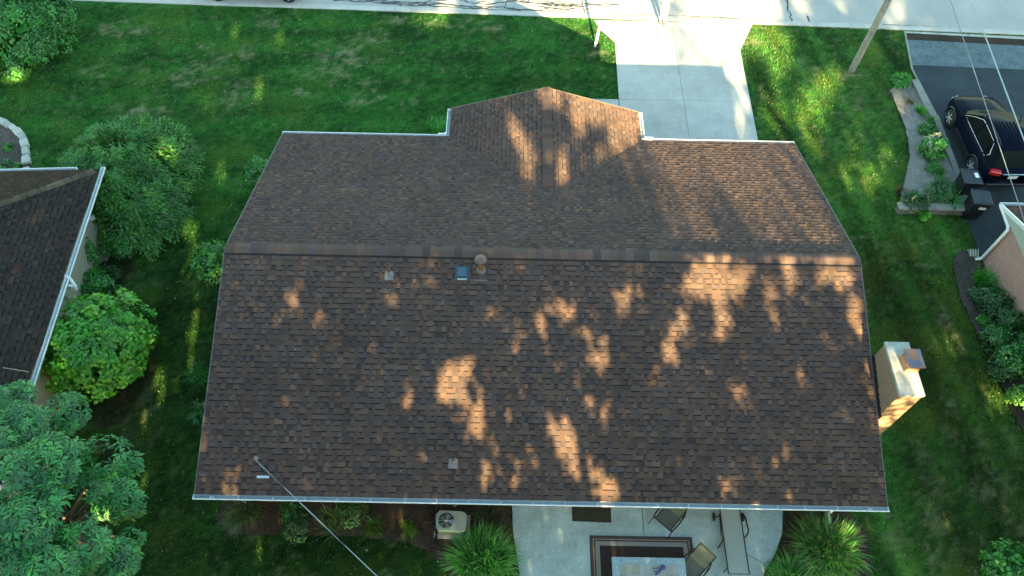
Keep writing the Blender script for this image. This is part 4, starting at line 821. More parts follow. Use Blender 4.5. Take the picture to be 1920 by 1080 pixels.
# big-leaved tree bottom left: rosettes of drooping leaflets on lobed boughs
def rosette_tree(lobes, nros, L, pal, seed):
    rr = np.random.default_rng(seed); w_ = np.array([l[3] ** 2 for l in lobes]); w_ = w_ / w_.sum(); Vs, Cs = [], []; pal = np.array(pal); cen = []
    for k in range(nros):
        l = lobes[rr.choice(len(lobes), p=w_)]; d = rvec(1)[0]
        while d[2] < -.25: d = rvec(1)[0]
        c = np.array(l[:3]) + d * np.array([l[3], l[3], l[4]]) * (rr.uniform(.92, 1.08) if rr.random() < .88 else rr.uniform(.5, .9))
        if any((Mi @ (ab(c + d * .05) - cc)) @ (Mi @ (ab(c + d * .05) - cc)) < 1.7 for cc, Mi, wt_, tg_ in EL if wt_ >= .9 and cc[0] < -9): continue
        axis = norm(d + np.array([0, 0, .9]) + rvec(1)[0] * .3); a1 = norm(np.cross(axis, [0.3, .2, .9])); a2 = np.cross(axis, a1); m = rr.integers(6, 10); ph = rr.uniform(0, 6.28)
        ang = ph + np.arange(m) * 6.283 / m + rr.uniform(-.25, .25, m); R_ = np.cos(ang)[:, None] * a1 + np.sin(ang)[:, None] * a2
        D = R_ * 1.0 + axis * rr.uniform(-.25, .35, m)[:, None] + d * .35 - np.array([0, 0, .5]); Ls = L * rr.uniform(.65, 1.25, m); N = axis + R_ * .25
        col = pal[rr.integers(len(pal))] * rr.uniform(.6, 1.4)
        P = c + R_ * .015
        D = norm(D); S = norm(np.cross(D, N)); U = np.cross(S, D); wv = (Ls * rr.uniform(.26, .35, m))[:, None]; Lc = Ls[:, None]
        a = P; mid = P + D * Lc * .55 - U * Lc * .03; tip = P + D * Lc - U * Lc * .22
        Vs += [np.stack([a, mid - S * wv * .5 + U * wv * .15, tip, mid], 1), np.stack([a, mid, tip, mid + S * wv * .5 + U * wv * .15], 1)]   # two halves folded on the midrib
        cc = col * rr.uniform(.8, 1.25, m)[:, None]; Cs += [cc, cc * .88]; cen.append(c)
    return (np.concatenate(Vs), np.concatenate(Cs)), cen
lobes = []
for px, py, z, r in ((30, 800, 4.6, .62), (120, 775, 3.8, .55), (190, 860, 4.2, .62), (95, 870, 5.0, .75), (20, 900, 5.2, .7), (215, 935, 3.4, .52), (120, 960, 4.9, .65), (40, 990, 5.2, .7), (150, 1030, 4.4, .62), (215, 1050, 3.9, .48), (75, 1080, 4.9, .7), (-40, 850, 4.8, .9), (-50, 1000, 5.0, .9), (240, 870, 3.2, .30), (250, 945, 3.0, .32), (245, 1010, 3.3, .26), (30, 745, 3.9, .42), (-20, 760, 4.4, .5), (70, 800, 4.0, .5), (160, 915, 4.0, .5), (10, 1060, 5.0, .6)):
    q = at(px, py, z); lobes.append((q[0], q[1], z, r, r * .75))
tb = np.array(at(40, 960, 4.0)); tb[2] = 0
lobes = [(a, b_, c_, d_ * .86, e_ * .9) for a, b_, c_, d_, e_ in lobes]
VC, cen = rosette_tree(lobes, 1850, .18, [(.030, .105, .050), (.040, .130, .055), (.022, .078, .042), (.054, .138, .045)], 61)
st = [(curve(tb + [0, 0, -.1], tb + [.1, .1, 2.4], (.1, 0, 0)), .16, .11)] + [(curve(tb + [.1, .1, 2.2], np.array(l[:3]) - [0, 0, l[4] * .3], (0, 0, .3)), .06, .015) for l in lobes]
t = plant_obj('broadleaf_tree', VC, tb, 'large-leaved blue-green tree filling the lower left corner', 'tree', stem=st)
for ch_ in t.children:
    ch_.name = 'crown' if ch_.name.startswith('foliage') else 'trunk'
# top-left tree
c = np.array(at(38, 34, 1.6)); lobes = [(c[0] + dx, c[1] + dy, z - 1.25, r * 1.1, r) for dx, dy, z, r in ((0, 0, 3.0, 1.15), (.9, .3, 2.7, .85), (.5, -.8, 2.4, .8), (-.6, -.7, 2.6, .85), (-.8, .6, 3.0, .9), (.3, 1.0, 3.0, .8), (1.1, -.2, 2.0, .55), (-.3, -1.3, 1.8, .6), (-1.6, 0, 2.6, .9), (-1.3, -1.2, 2.2, .7), (.9, 1.2, 2.7, .5))]
VC = lobed_crown(lobes, 620, 36, .21, .13, .075, [(.034, .105, .024), (.045, .130, .030), (.024, .078, .020)], up=.5)
tb = np.array([c[0], c[1], 0]); t = plant_obj('small_tree', VC, tb, 'small leafy green tree in the upper left corner of the lawn', 'tree', stem=[(curve(tb + [0, 0, -.1], tb + [0, 0, 1.8], (.05, .05, 0)), .09, .06)] + [(curve(tb + [0, 0, 1.6], np.array(l[:3]), (0, 0, .2)), .035, .01) for l in lobes])
for ch_ in t.children: ch_.name = 'crown' if ch_.name.startswith('foliage') else 'trunk'

def bush(name, px, py, z, r, h, K, per, cr, L, W, pal, label, cat='shrub', group=None, up=.5, flowers=None):
    c = np.array(at(px, py, z)); g = np.array([c[0], c[1], 0.0]); lobes = [(c[0], c[1], h * .5, r, h * .5)] + [(c[0] + math.cos(k) * r * .45, c[1] + math.sin(k) * r * .45, h * rnd.uniform(.35, .55), r * rnd.uniform(.5, .7), h * rnd.uniform(.35, .5)) for k in np.linspace(rnd.uniform(0, 2), 6.2, 5)]
    VC = lobed_crown(lobes, K, per, cr, L, W, pal, up=up)
    o = plant_obj(name, VC, g, label, cat, group, stem=[(curve(g, g + [math.cos(k) * r * .5, math.sin(k) * r * .5, h * .8], (0, 0, .1)), .018, .005) for k in np.linspace(0, 5.5, 5)])
    if flowers:
        n, col, s, grp = flowers; Vf, Cf = [], []
        for k in range(n):
            l = lobes[rnd.randrange(len(lobes))]; d = rvec(1)[0]; d[2] = abs(d[2]) * .8 + .2; d = norm(d); p = np.array(l[:3]) + d * np.array([l[3], l[3], l[4]]) * 1.03 + rvec(1)[0] * .04
            P = p + rvec(grp) * s * .5; Vf.append(leaf_quads(P, rvec(grp), d + rvec(grp) * .5, np.full(grp, s * .55), np.full(grp, s * .5), .1)); Cf.append(np.array(col) * RNG.uniform(.75, 1.15, grp)[:, None])
        np_mesh('blossom', np.concatenate(Vf) - g, np.concatenate(Cf), M_LEAF, o)
    return o
LG = [(.045, .125, .028), (.055, .15, .03), (.035, .10, .025)]; DG = [(.018, .055, .020), (.024, .072, .022), (.014, .042, .016)]
bush('foundation_shrub', 488, 322, .6, .55, 1.1, 70, 28, .14, .10, .07, LG, 'bright shrub at the upper left corner of the ranch house')
bush('foundation_shrub', 402, 492, .8, .62, 1.5, 110, 28, .15, .10, .07, [(.05, .13, .028), (.07, .15, .03), (.04, .10, .025)], 'leafy shrub against the left gable wall near the ridge end')
bush('side_shrub', 160, 478, .9, .38, 1.7, 60, 24, .15, .12, .07, LG, 'light green bush against the beige wall of the left house')
bush('side_shrub', 182, 540, .6, .55, 1.1, 70, 26, .16, .12, .07, [(.05, .14, .045), (.06, .16, .05)], 'pale green low bush between the feathery and the round shrub')
bush('side_shrub', 205, 505, .4, .35, .6, 40, 22, .13, .08, .05, DG, 'small dark low bush in bare soil near the beige wall')
bush('corner_shrub', 1893, 1062, .4, .62, .8, 90, 30, .17, .10, .075, LG, 'low green shrub in the lower right corner of the lawn')
RP = [(1866, 566, .5, .55, 1.0, DG, 'dark shrub below the strappy clump along the brick wall'), (1893, 598, .6, .55, 1.1, DG, 'dark glossy shrub tight against the pink brick wall'), (1872, 632, .4, .5, .8, [(.026, .08, .022), (.03, .09, .025)], 'mid green shrub in the middle of the right wall bed'), (1908, 672, .6, .6, 1.1, LG, 'light green shrub in the right wall bed'), (1880, 690, .35, .42, .7, DG, 'low dark shrub at the lawn side of the right bed'), (1912, 745, .4, .35, .7, [(.10, .15, .03), (.12, .16, .035)], 'yellowish green bush at the lower end of the right bed'), (1838, 552, .2, .3, .4, DG, 'small dark groundcover plant beside the strappy clump'), (1850, 600, .15, .25, .3, LG, 'small light plant at the lawn edge of the right bed'), (1925, 640, .7, .6, 1.2, DG, 'dark shrub cut by the right picture edge')]
for px, py, z, r, h, pal, lab in RP: bush('wall_shrub', px, py, z, r * .86, h * .9, int(110 * r), 30, .16, .085, .06, pal, lab, group='shrubs along the brick wall')
# planter plants
bush('hydrangea', 1752, 272, .6, .42, .95, 70, 24, .13, .11, .08, LG, 'hydrangea with cream flower heads in the raised bed', flowers=(24, (.44, .48, .33), .10, 22))
bush('rose_bush', 1722, 372, .5, .45, .65, 60, 22, .14, .07, .05, DG, 'rose bush with faded pink blooms at the low end of the bed', flowers=(14, (.45, .24, .17), .06, 8))
bush('rose_bush', 1765, 355, .5, .55, .75, 100, 24, .15, .07, .05, [(.022, .06, .022), (.03, .085, .026)], 'dense dark rose bush beside the dustbins', flowers=(6, (.5, .33, .3), .04, 5))
bush('bedding_plant', 1735, 398, .3, .2, .32, 22, 22, .08, .09, .06, [(.07, .19, .025), (.08, .2, .03)], 'bright lime plant on the stone coping of the raised bed')
bush('bedding_plant', 1690, 150, .2, .32, .45, 36, 24, .12, .13, .07, [(.055, .16, .03), (.045, .13, .03)], 'broad-leaved green plant at the upper tip of the raised bed')
bush('bedding_plant', 1752, 318, .2, .26, .4, 40, 24, .12, .09, .05, LG, 'leafy plant between hydrangea and rose bush')
bush('bedding_plant', 1738, 243, .2, .26, .4, 40, 24, .12, .09, .05, G1, 'leafy green plant just above the hydrangea')
def tuft(name, px, py, z, n, length, spread, width, pal, label, lean=(0, 0), arch=.9, core=.08, cat='ornamental grass', group=None, fl=None, z0=0):
    c = np.array(at(px, py, z)); g = np.array([c[0], c[1], 0.0]); big = n > 600; ks = 4 if n < 150 else 9 if n < 600 else 54; Vs, Cs = [], []
    for k in range(ks):
        a_ = rnd.uniform(0, 6.283); q_ = spread * (.72 if big else .42) * math.sqrt(rnd.random()); o_ = np.array([math.cos(a_) * q_, math.sin(a_) * q_, 0]); ll = (lean[0] + o_[0] * .45 + rnd.uniform(-.22, .22) * spread, lean[1] + o_[1] * .45 + rnd.uniform(-.22, .22) * spread)
        v_, c_ = blades(max(4, int(n * 1.15 / ks)), g + o_, length * (rnd.uniform(.5, 1.0) * (1 - .45 * (q_ / spread) ** 2) if big else rnd.uniform(.65, 1.1)), spread * (rnd.uniform(.28, .5) if big else rnd.uniform(.35, .75)), width, np.array(pal) * rnd.uniform(.7, 1.25), ll, arch=arch * (rnd.uniform(1.15, 1.5) if big else rnd.uniform(.9, 1.15)), core=core * .6, z0=z0); Vs.append(v_); Cs.append(c_)
    VC = (np.concatenate(Vs), np.concatenate(Cs))
    return plant_obj(name, VC, g, label, cat, group, M_LEAF)
LIL = [(.055, .15, .03), (.07, .17, .035), (.04, .11, .025)]
tuft('strappy_clump', 1840, 522, .25, 240, .65, .62, .035, LIL, 'strappy bright green clump by the downspout foot', core=.22, cat='plant')
tuft('strappy_clump', 1728, 208, .2, 110, .5, .34, .03, LIL, 'strappy green clump beside the planter coping', core=.12, cat='plant', group='strappy plants in the raised bed')
tuft('strappy_clump', 1744, 225, .2, 80, .45, .3, .03, [(.04, .12, .03)], 'strappy darker clump between coping and hydrangea', core=.12, cat='plant', group='strappy plants in the raised bed')
tuft('strappy_clump', 1760, 335, .2, 110, .5, .34, .03, LIL, 'strappy light clump behind the dark rose bush', core=.14, cat='plant', group='strappy plants in the raised bed')
tuft('strappy_clump', 1787, 383, .3, 90, .85, .32, .035, [(.05, .14, .06), (.04, .11, .05)], 'upright blue-green sword leaves beside the front dustbin', lean=(.12, .08), core=.16, cat='plant', group='strappy plants in the raised bed')
tuft('dry_plant', 1704, 190, .1, 90, .35, .34, .018, [(.20, .13, .06), (.16, .12, .06), (.10, .10, .04)], 'dried tan plant in the bare soil of the raised bed', core=.06, cat='plant')
tuft('dry_plant', 1695, 355, .2, 120, .4, .35, .018, [(.18, .11, .07), (.12, .10, .05)], 'withered brown plant at the lawn side of the raised bed', core=.12, cat='plant')
tuft('side_grass', 822, 240, .3, 260, .85, .55, .018, [(.10, .23, .09), (.12, .26, .10), (.07, .18, .07)], 'blue-green grass tuft beside the front wing gutter', core=.10)
tuft('side_grass', 380, 702, .3, 260, .9, .5, .02, [(.04, .12, .055), (.035, .10, .05)], 'grass tuft half hidden beneath the left gable edge', core=.10)
tuft('side_grass', 378, 772, .2, 150, .5, .4, .045, [(.05, .11, .08), (.04, .09, .06)], 'bluish broad-leaved clump under the left gable edge', core=.15, cat='plant')
BG = [(.055, .085, .030), (.040, .075, .022), (.09, .10, .04), (.12, .11, .055)]
tuft('bed_grass', 458, 962, .3, 420, 1.0, .62, .02, BG, 'tall arching olive grass at the left end of the garden bed', core=.18, lean=(0, -.18))
tuft('bed_grass', 622, 980, .25, 200, .75, .6, .016, [(.05, .10, .025), (.07, .11, .03), (.13, .12, .06)], 'wispy thin grass under the overhead cable', core=.22)
tuft('bed_grass', 700, 988, .2, 170, .6, .38, .02, [(.045, .105, .025), (.14, .14, .02), (.04, .085, .02)], 'green tuft with yellow heart in the garden bed', core=.08, lean=(0, -.1))
tuft('bed_grass', 768, 985, .25, 190, .7, .38, .022, [(.09, .14, .03), (.18, .18, .04), (.05, .10, .03)], 'yellow-green tuft nearest the air conditioner', core=.06, lean=(.03, -.2))
tuft('bed_grass', 915, 965, .3, 200, .7, .6, .012, [(.10, .085, .045), (.07, .06, .03), (.05, .07, .025)], 'dry twiggy brown plant beside the air conditioner', core=.22, cat='plant')
tuft('bed_grass', 690, 945, .3, 120, .8, .55, .012, [(.10, .09, .06), (.06, .07, .03)], 'straggly dry stems close to the back wall', core=.2, cat='plant')
bush('bed_plant', 555, 985, .2, .4, .35, 50, 24, .14, .07, .04, DG, 'low dark green plant in the middle of the garden bed')
bush('bed_plant', 660, 958, .2, .42, .4, 45, 22, .16, .07, .035, [(.035, .07, .022), (.06, .09, .03)], 'sparse leafy plant near the back wall gutter')
bush('bed_plant', 545, 958, .2, .3, .3, 26, 20, .14, .08, .05, G1, 'few pale leaves at the back wall left of the cable')
FG = [(.070, .160, .038), (.090, .190, .045), (.050, .120, .030), (.130, .200, .065)]
tuft('fountain_grass', 905, 1045, .45, 2000, 1.0, .82, .026, FG, 'big mounded green fountain grass left of the patio', core=.30)
tuft('fountain_grass', 1562, 1025, .5, 2100, 1.1, .84, .026, [(.085, .155, .036), (.110, .190, .042), (.060, .120, .030), (.17, .20, .06)], 'big mounded fountain grass right of the patio with sunlit yellow side', core=.34)
tuft('fountain_grass', 1490, 1092, .4, 1100, .9, .66, .025, FG, 'smaller fountain grass at the bottom edge beside the patio corner', core=.26)
tuft('bed_grass', 30, 300, .2, 60, .3, .25, .02, LIL, 'small green sprout in the round bed at the far left', core=.08, cat='plant') if False else None
bush('bed_plant', 17, 277, .1, .16, .2, 10, 18, .08, .09, .06, LG, 'small bright weed in the stone-edged bed', cat='plant')
bush('bed_plant', 33, 313, .1, .14, .2, 8, 18, .08, .09, .06, LG, 'small weed near the gutter in the stone-edged bed', cat='plant')
bush('bed_plant', 8, 310, .1, .22, .25, 14, 18, .1, .09, .06, [(.10, .15, .13), (.08, .12, .10)], 'silvery plant at the far left of the stone-edged bed', cat='plant')

# fallen leaves
n = 520; x = RNG.uniform(-21, 15, n); y = RNG.uniform(-7.3, 15.5, n); k = ~inpoly(x, y, [(-8.5, -6.1), (8.5, -6.1), (8.5, 6.1), (-8.5, 6.1)]) & ((x < -7) | (RNG.random(n) < .35)) & ~inpoly(x, y, LHOUSE); x, y = x[k], y[k]; n = len(x)
V = leaf_quads(np.stack([x, y, np.full(n, .055)], -1), rvec(n) * np.array([1, 1, .2]), np.array([0, 0, 1.]) + rvec(n) * .4, RNG.uniform(.04, .10, n), RNG.uniform(.03, .06, n))
xr, yr_ = RNG.uniform(-8, 8, 26), RNG.uniform(-5.9, -.5, 26); Vr = leaf_quads(np.stack([xr, yr_, HE + HH + yr_ * PITCH + .04], -1), rvec(26) * np.array([1, 1, .2]), N_S + rvec(26) * .3, RNG.uniform(.03, .07, 26), RNG.uniform(.02, .04, 26))
xp, yp = RNG.uniform(-.5, 6.4, 16), RNG.uniform(-7.4, -5.5, 16); Vp = leaf_quads(np.stack([xp, yp, np.full(16, .035)], -1), rvec(16) * np.array([1, 1, .1]), np.array([0, 0, 1.]) + rvec(16) * .3, RNG.uniform(.04, .07, 16), RNG.uniform(.02, .045, 16))
V = np.concatenate([V, Vr, Vp]); n = len(V)
tag(np_mesh('fallen_leaves', V, np.array([(.42, .38, .26), (.5, .5, .44), (.30, .22, .12)])[RNG.integers(3, size=n)] * RNG.uniform(.5, 1, n)[:, None], M_LEAF), 'scattered pale fallen leaves on the lawn', 'leaves', kind='stuff')

# ------------------------------------------------------------------ vehicles
def make_car(name, loc, rz, label, paint, L=4.25, W=1.80, H=1.66, wb=2.45):
    """nose along local +Y"""
    e = empty(name, loc, label, 'car', rz=rz); hw = W / 2; yF = L / 2; yR = -L / 2; ax = (wb / 2 + .05, -wb / 2 + .05)
    st = [(yF, .62, .42, .58), (yF - .05, .74, .34, .72), (yF - .22, .90, .28, .84), (yF - .55, .97, .24, .93), (yF - 1.05, 1.0, .22, 1.02), (yF - 1.30, 1.0, .22, 1.06), (0.2, 1.0, .22, 1.07), (-.8, 1.0, .22, 1.08), (yR + .75, 1.0, .24, 1.10), (yR + .30, .96, .30, 1.10), (yR + .08, .90, .36, 1.06), (yR, .82, .42, .95)]
    b = MB(); rings = []
    for y, f, z0, z1 in st:
        x = hw * f; zm = z0 + (z1 - z0) * .55
        half = [(0, z0), (x * .86, z0), (x * .97, z0 + .07), (x, zm), (x * .965, z1 - .06), (x * .90, z1 - .012), (x * .45, z1 + .018), (0, z1 + .022)]
        rings.append([(px, y, z) for px, z in half] + [(-px, y, z) for px, z in half[-2:0:-1]])
    n = len(rings[0]); vs = [v for r in rings for v in r]; fs = []
    for i in range(len(rings) - 1):
        for k in range(n): fs.append((i * n + k, i * n + (k + 1) % n, (i + 1) * n + (k + 1) % n, (i + 1) * n + k))
    fs += [tuple(range(n)), tuple(range(len(vs) - 1, len(vs) - n - 1, -1))]
    b.add(vs, fs, (1, 1, 1), True); b.build('body', paint, e)
    # greenhouse: glass band plus painted roof and pillars
    yb0, yb1, yt0, yt1 = yF - 1.22, yR + .18, yF - 1.95, yR + .55; xb, xt = hw * .93, hw * .73; zb, zt = 1.05, H - .05
    corners_b = [(-xb, yb0), (xb, yb0), (xb, yb1), (-xb, yb1)]; 
    def ring(t):
        x = xb + (xt - xb) * t; y0 = yb0 + (yt0 - yb0) * t; y1 = yb1 + (yt1 - yb1) * t; z = zb + (zt - zb) * t; c = .16
        bow = .10 * (1)
        return [(-x + c, y0 + .02, z), (-x * .4, y0 + bow, z), (x * .4, y0 + bow, z), (x - c, y0 + .02, z), (x, y0 - c * 1.2, z), (x, (y0 + y1) / 2, z), (x, y1 + c, z), (x - c, y1, z), (-x + c, y1, z), (-x, y1 + c, z), (-x, (y0 + y1) / 2, z), (-x, y0 - c * 1.2, z)]
    r0, r1 = ring(0), ring(1); b = MB(); m_ = len(r0)
    b.add(r0 + r1, [(k, (k + 1) % m_, m_ + (k + 1) % m_, m_ + k)[::-1] for k in range(m_)], (1, 1, 1)); b.build('window', M_GLASS, e)
    b = MB(); r2 = [(x * .93, y0 if abs(y0) < 0 else y0 * .985, H + .0) for x, y0, z in r1]; r1o = [(x * 1.015, y * 1.006, z - .03) for x, y, z in r1]; r1b = [(x * 1.01, y * 1.004, z + .02) for x, y, z in r1]
    b.add(r1o + r1b + r2, [(k, (k + 1) % m_, m_ + (k + 1) % m_, m_ + k)[::-1] for k in range(m_)] + [(m_ + k, m_ + (k + 1) % m_, 2 * m_ + (k + 1) % m_, 2 * m_ + k)[::-1] for k in range(m_)] + [tuple(range(3 * m_ - 1, 2 * m_ - 1, -1))], (1, 1, 1), True); rf = b.build('roof', paint, e)
    b = MB()
    for i in range(-3, 4): b.cut(); b.box((i * .13, (yt0 + yt1) / 2 - .1, H + .006), (.022, 1.15, .012), 0)
    b.build('roof_rib', paint, rf)
    b = MB()
    for s in (-1, 1): b.cut(); b.tube([(s * xt * .90, yt0 - .25, H + .01), (s * xt * .90, yt0 - .4, H + .05), (s * xt * .90, yt1 + .35, H + .05), (s * xt * .90, yt1 + .2, H + .01)], .018, 6)
    b.build('roof_rail', M_PLASTIC, rf)
    b = MB()                                                       # pillars
    for s in (-1, 1):
        for y0, y1, w_ in ((yb0 - .14, yt0 - .12, .07), (-.25, -.28, .06), (yb1 + .75, yt1 + .45, .09), (yb1 + .06, yt1 + .06, .12)):
            b.cut(); b.tube([(s * (xb + .004), y0, zb), (s * (xt + .012), y1, zt)], w_ * .45, 6)
    b.build('pillar', paint, e)
    b = MB()                                                       # bright trim round the side windows
    for s in (-1, 1):
        b.cut(); xx = lambda t: s * (xb + (xt - xb) * t + .014)
        loop = [(xx(.03), yb0 - .22, zb + .02), (xx(.55), yb0 - .62, zb + .32), (xx(.92), yt0 - .25, zt - .04), (xx(.95), -.5, zt - .03), (xx(.9), yt1 + .42, zt - .05), (xx(.35), yb1 + .52, zb + .2), (xx(.03), yb1 + .62, zb + .02), (xx(.02), 0, zb + .015), (xx(.03), yb0 - .22, zb + .02)]
        b.tube(loop, .011, 5)
    b.build('window_trim', M_CHROME, e)
    b = MB()
    for s in (-1, 1): b.cut(); b.box((s * (hw + .09), yb0 - .35, 1.10), (.20, .11, .14), 0, bev=.03)
    b.build('mirror', paint, e)
    b = MB()
    for s in (-1, 1): b.cut(); b.box((s * (hw * .985), ax[1] + wb / 2, .34), (.05, wb - .78, .05))
    b.build('sill_trim', M_CHROME, e)
    for s in (-1, 1):
        b = MB(); b.box((s * hw * .66, yF - .16, .70), (.30, .20, .10), -s * .45, bev=.03); b.build('headlight', M_LAMP, e)
        b = MB(); b.box((s * hw * .72, yR + .10, 1.0), (.36, .20, .15), s * .3, bev=.03); b.build('tail_light', M_RED, e)
    b = MB(); b.box((0, yF - .015, .62), (.9, .05, .18), 0, bev=.02); b.build('grille', M_PLASTIC, e)
    b = MB(); b.box((0, yR - .015, .985), (.85, .04, .045)); b.build('trim_bar', M_CHROME, e)
    b = MB(); b.box((0, yR - .012, .86), (.32, .02, .15)); b.build('license_plate', M_WHITE, e)
    b = MB(); b.box((0, yR + .02, .47), (W * .84, .16, .12), 0, bev=.03); b.build('bumper', M_PLASTIC, e)
    for s in (-1, 1):
        for y in ax:
            b = MB(); M = Matrix.Translation((s * (hw - .115), y, .345)) @ Matrix.Rotation(math.pi / 2 * s, 4, 'Y')
            b.lathe([(.20, -.12), (.33, -.12), (.345, -.09), (.345, .09), (.33, .12), (.235, .125)], (0, 0, 0), 28, mtx=M); wl = b.build('wheel', M_RUBBER, e)
            b = MB(); b.lathe([(.235, .105), (.225, .128), (.19, .10), (.05, .09)], (0, 0, 0), 24, (.14, .145, .15), mtx=M)
            for k in range(6): b.box((.115, 0, .118), (.20, .055, .02), 0, (.62, .64, .66), mtx=M @ Matrix.Rotation(k * math.pi / 3, 4, 'Z'))
            b.lathe([(.06, .10), (.055, .13), (.01, .135)], (0, 0, 0), 12, (.6, .62, .64), mtx=M); b.build('rim', M_ATTRM, wl)
            b = MB(); arc = [(s * (hw + .004), y + .40 * math.cos(a), .36 + .40 * math.sin(a)) for a in np.linspace(-.15, math.pi + .15, 14)]; b.tube(arc, .035, 6); b.build('wheel_arch', M_PLASTIC, e)
    return e
make_car('parked_car', (16.66, 8.42, .01), math.radians(1.0), 'black SUV with red tail lights parked on the asphalt drive', M_BLACK)
make_car('street_car', (-12.15, 17.17, -.03), math.radians(-90), 'car parked along the street kerb, only its dark tyres showing at the top edge', M_GREYP, L=4.75, W=1.86, H=1.5, wb=3.05)

# ------------------------------------------------------------------ dustbins
def wheelie(px, py, rz, label, sticker, size=(.60, .62), group='black wheeled dustbins'):
    c = at(px, py, 1.0); e = empty('dustbin', (c[0], c[1], .012), label, 'dustbin', group, rz); sx, sy = size; h = .93; b = MB()
    ring = lambda f, z: [(-sx / 2 * f, -sy / 2 * f, z), (sx / 2 * f, -sy / 2 * f, z), (sx / 2 * f, sy / 2 * f, z), (-sx / 2 * f, sy / 2 * f, z)]
    R_ = [ring(.74, .06), ring(.93, h - .10), ring(1.0, h - .09), ring(1.0, h)]; vs = [v for r in R_ for v in r]; fs = [(3, 2, 1, 0)]
    for i in range(3): fs += [(i * 4 + k, i * 4 + (k + 1) % 4, i * 4 + 4 + (k + 1) % 4, i * 4 + 4 + k) for k in range(4)]
    fs.append((12, 13, 14, 15)); b.add(vs, fs); b.build('body', M_PLASTIC, e, bevel=.012)
    b = MB(); l0 = [(-sx / 2 - .025, -sy / 2 - .03, h + .006), (sx / 2 + .025, -sy / 2 - .03, h + .006), (sx / 2 + .025, sy / 2, h + .012), (-sx / 2 - .025, sy / 2, h + .012)]; l1 = [(x, y, z + .03) for x, y, z in l0]; l2 = [(x * .85, y * .85, h + .075) for x, y, z in l0]
    b.add(l0 + l1 + l2, [(3, 2, 1, 0)] + [(k, (k + 1) % 4, 4 + (k + 1) % 4, 4 + k) for k in range(4)] + [(4 + k, 4 + (k + 1) % 4, 8 + (k + 1) % 4, 8 + k) for k in range(4)] + [(8, 9, 10, 11)])
    b.box((0, -.02, h + .082), (.02, sy * .74, .014)); lid = b.build('lid', mat("bin_lid", (.018, .022, .032), .35, var=.2, scale=7), e, bevel=.008)
    b = MB()
    if sticker == 'lid': b.box((.15, .03, h + .080), (.13, .22, .006), .1)
    else: b.box((.08, -sy / 2 * .90 - .012, h - .22), (.24, .012, .11))
    b.build('sticker', M_WHITE, e)
    b = MB(); b.tube([(-sx / 2 + .05, sy / 2 + .02, h - .03), (-sx / 2 + .05, sy / 2 + .09, h - .02), (sx / 2 - .05, sy / 2 + .09, h - .02), (sx / 2 - .05, sy / 2 + .02, h - .03)], .017, 6); b.build('handle', M_PLASTIC, e)
    for s in (-1, 1): b = MB(); b.lathe([(.02, -.03), (.12, -.03), (.125, 0), (.12, .03), (.02, .03)], (0, 0, 0), 16, mtx=Matrix.Translation((s * .24, sy / 2 - .10, .125)) @ Matrix.Rotation(math.pi / 2, 4, 'Y')); b.build('wheel', M_RUBBER, e)
    return e
wheelie(1823, 330, -.06, 'black dustbin with white lid sticker behind the car wheel', 'lid')
wheelie(1842, 369, -.10, 'black dustbin with white front label nearest the planter wall', 'front')

# ------------------------------------------------------------------ air conditioner, hose
c = at(846, 976, .62); ac = empty('air_conditioner', (c[0], c[1], 0), 'beige air conditioner unit with round fan grille in the garden bed', 'air conditioner', rz=-.03)
BE = (.30, .345, .30); b = MB()
w_, d_, ch2 = .40, .26, .09; ring = [(-w_ + ch2 * .8, -d_), (w_ - ch2, -d_), (w_, -d_ + ch2), (w_, d_ - ch2), (w_ - ch2, d_), (-w_ + ch2 * .8, d_), (-w_ + .02, d_ - ch2 * .8), (-w_, d_ - ch2 * 1.6), (-w_, -d_ + ch2 * 1.6), (-w_ + .02, -d_ + ch2 * .8)]
b.prism([(x * .97, y * .96) for x, y in ring], .06, .46, (.02, .022, .024), (.20, .22, .19))
for k in range(9): b.prism([(x * .985, y * .975) for x, y in ring], .10 + k * .04, .115 + k * .04, (.02, .022, .024), (.23, .25, .215))
b.build('cabinet', M_ATTR, ac)
def lid_with_hole():
    b = MB(); cx, cy, r = -.135, -.0, .205; n = 40; outer = []
    for k in range(n):
        a = 2 * math.pi * k / n; dx, dy = math.cos(a), math.sin(a); best = 9
        for i in range(len(ring)):
            p, q = ring[i], ring[(i + 1) % len(ring)]; ex_, ey_ = q[0] - p[0], q[1] - p[1]; det = dx * -ey_ + dy * ex_
            if abs(det) < 1e-9: continue
            t = ((p[0] - cx) * -ey_ + (p[1] - cy) * ex_) / det; u = (dx * (p[1] - cy) - dy * (p[0] - cx)) / det
            if t > 0 and -1e-6 <= u <= 1 + 1e-6: best = min(best, t)
        outer.append((cx + dx * best, cy + dy * best))
    inn = [(cx + r * math.cos(2 * math.pi * k / n), cy + r * math.sin(2 * math.pi * k / n)) for k in range(n)]
    for k in range(n):
        k2 = (k + 1) % n; b.quad((*inn[k], .615), (*outer[k], .61), (*outer[k2], .61), (*inn[k2], .615), BE); b.quad((*outer[k], .45), (*outer[k2], .45), (*outer[k2], .61), (*outer[k], .61), BE); b.quad((*inn[k2], .47), (*inn[k], .47), (*inn[k], .615), (*inn[k2], .615), (.03, .035, .04))
    return b
lid_with_hole().build('lid', M_ATTR, ac)
b = MB(); 
for rr in (.05, .085, .12, .155, .19): b.tube([(-.135 + rr * math.cos(a), rr * math.sin(a), .622) for a in np.linspace(0, 6.283, 25)], .0035, 4, (.15, .17, .17))
for k in range(4): a = k * math.pi / 2 + .1; b.tube([(-.135, 0, .625), (-.135 + .205 * math.cos(a), .205 * math.sin(a), .622)], .006, 4, (.3, .32, .30))
b.lathe([(.05, .615), (.05, .63), (.01, .635)], (-.135, 0, 0), 14, BE); b.build('fan_grille', M_ATTR, ac)
b = MB()
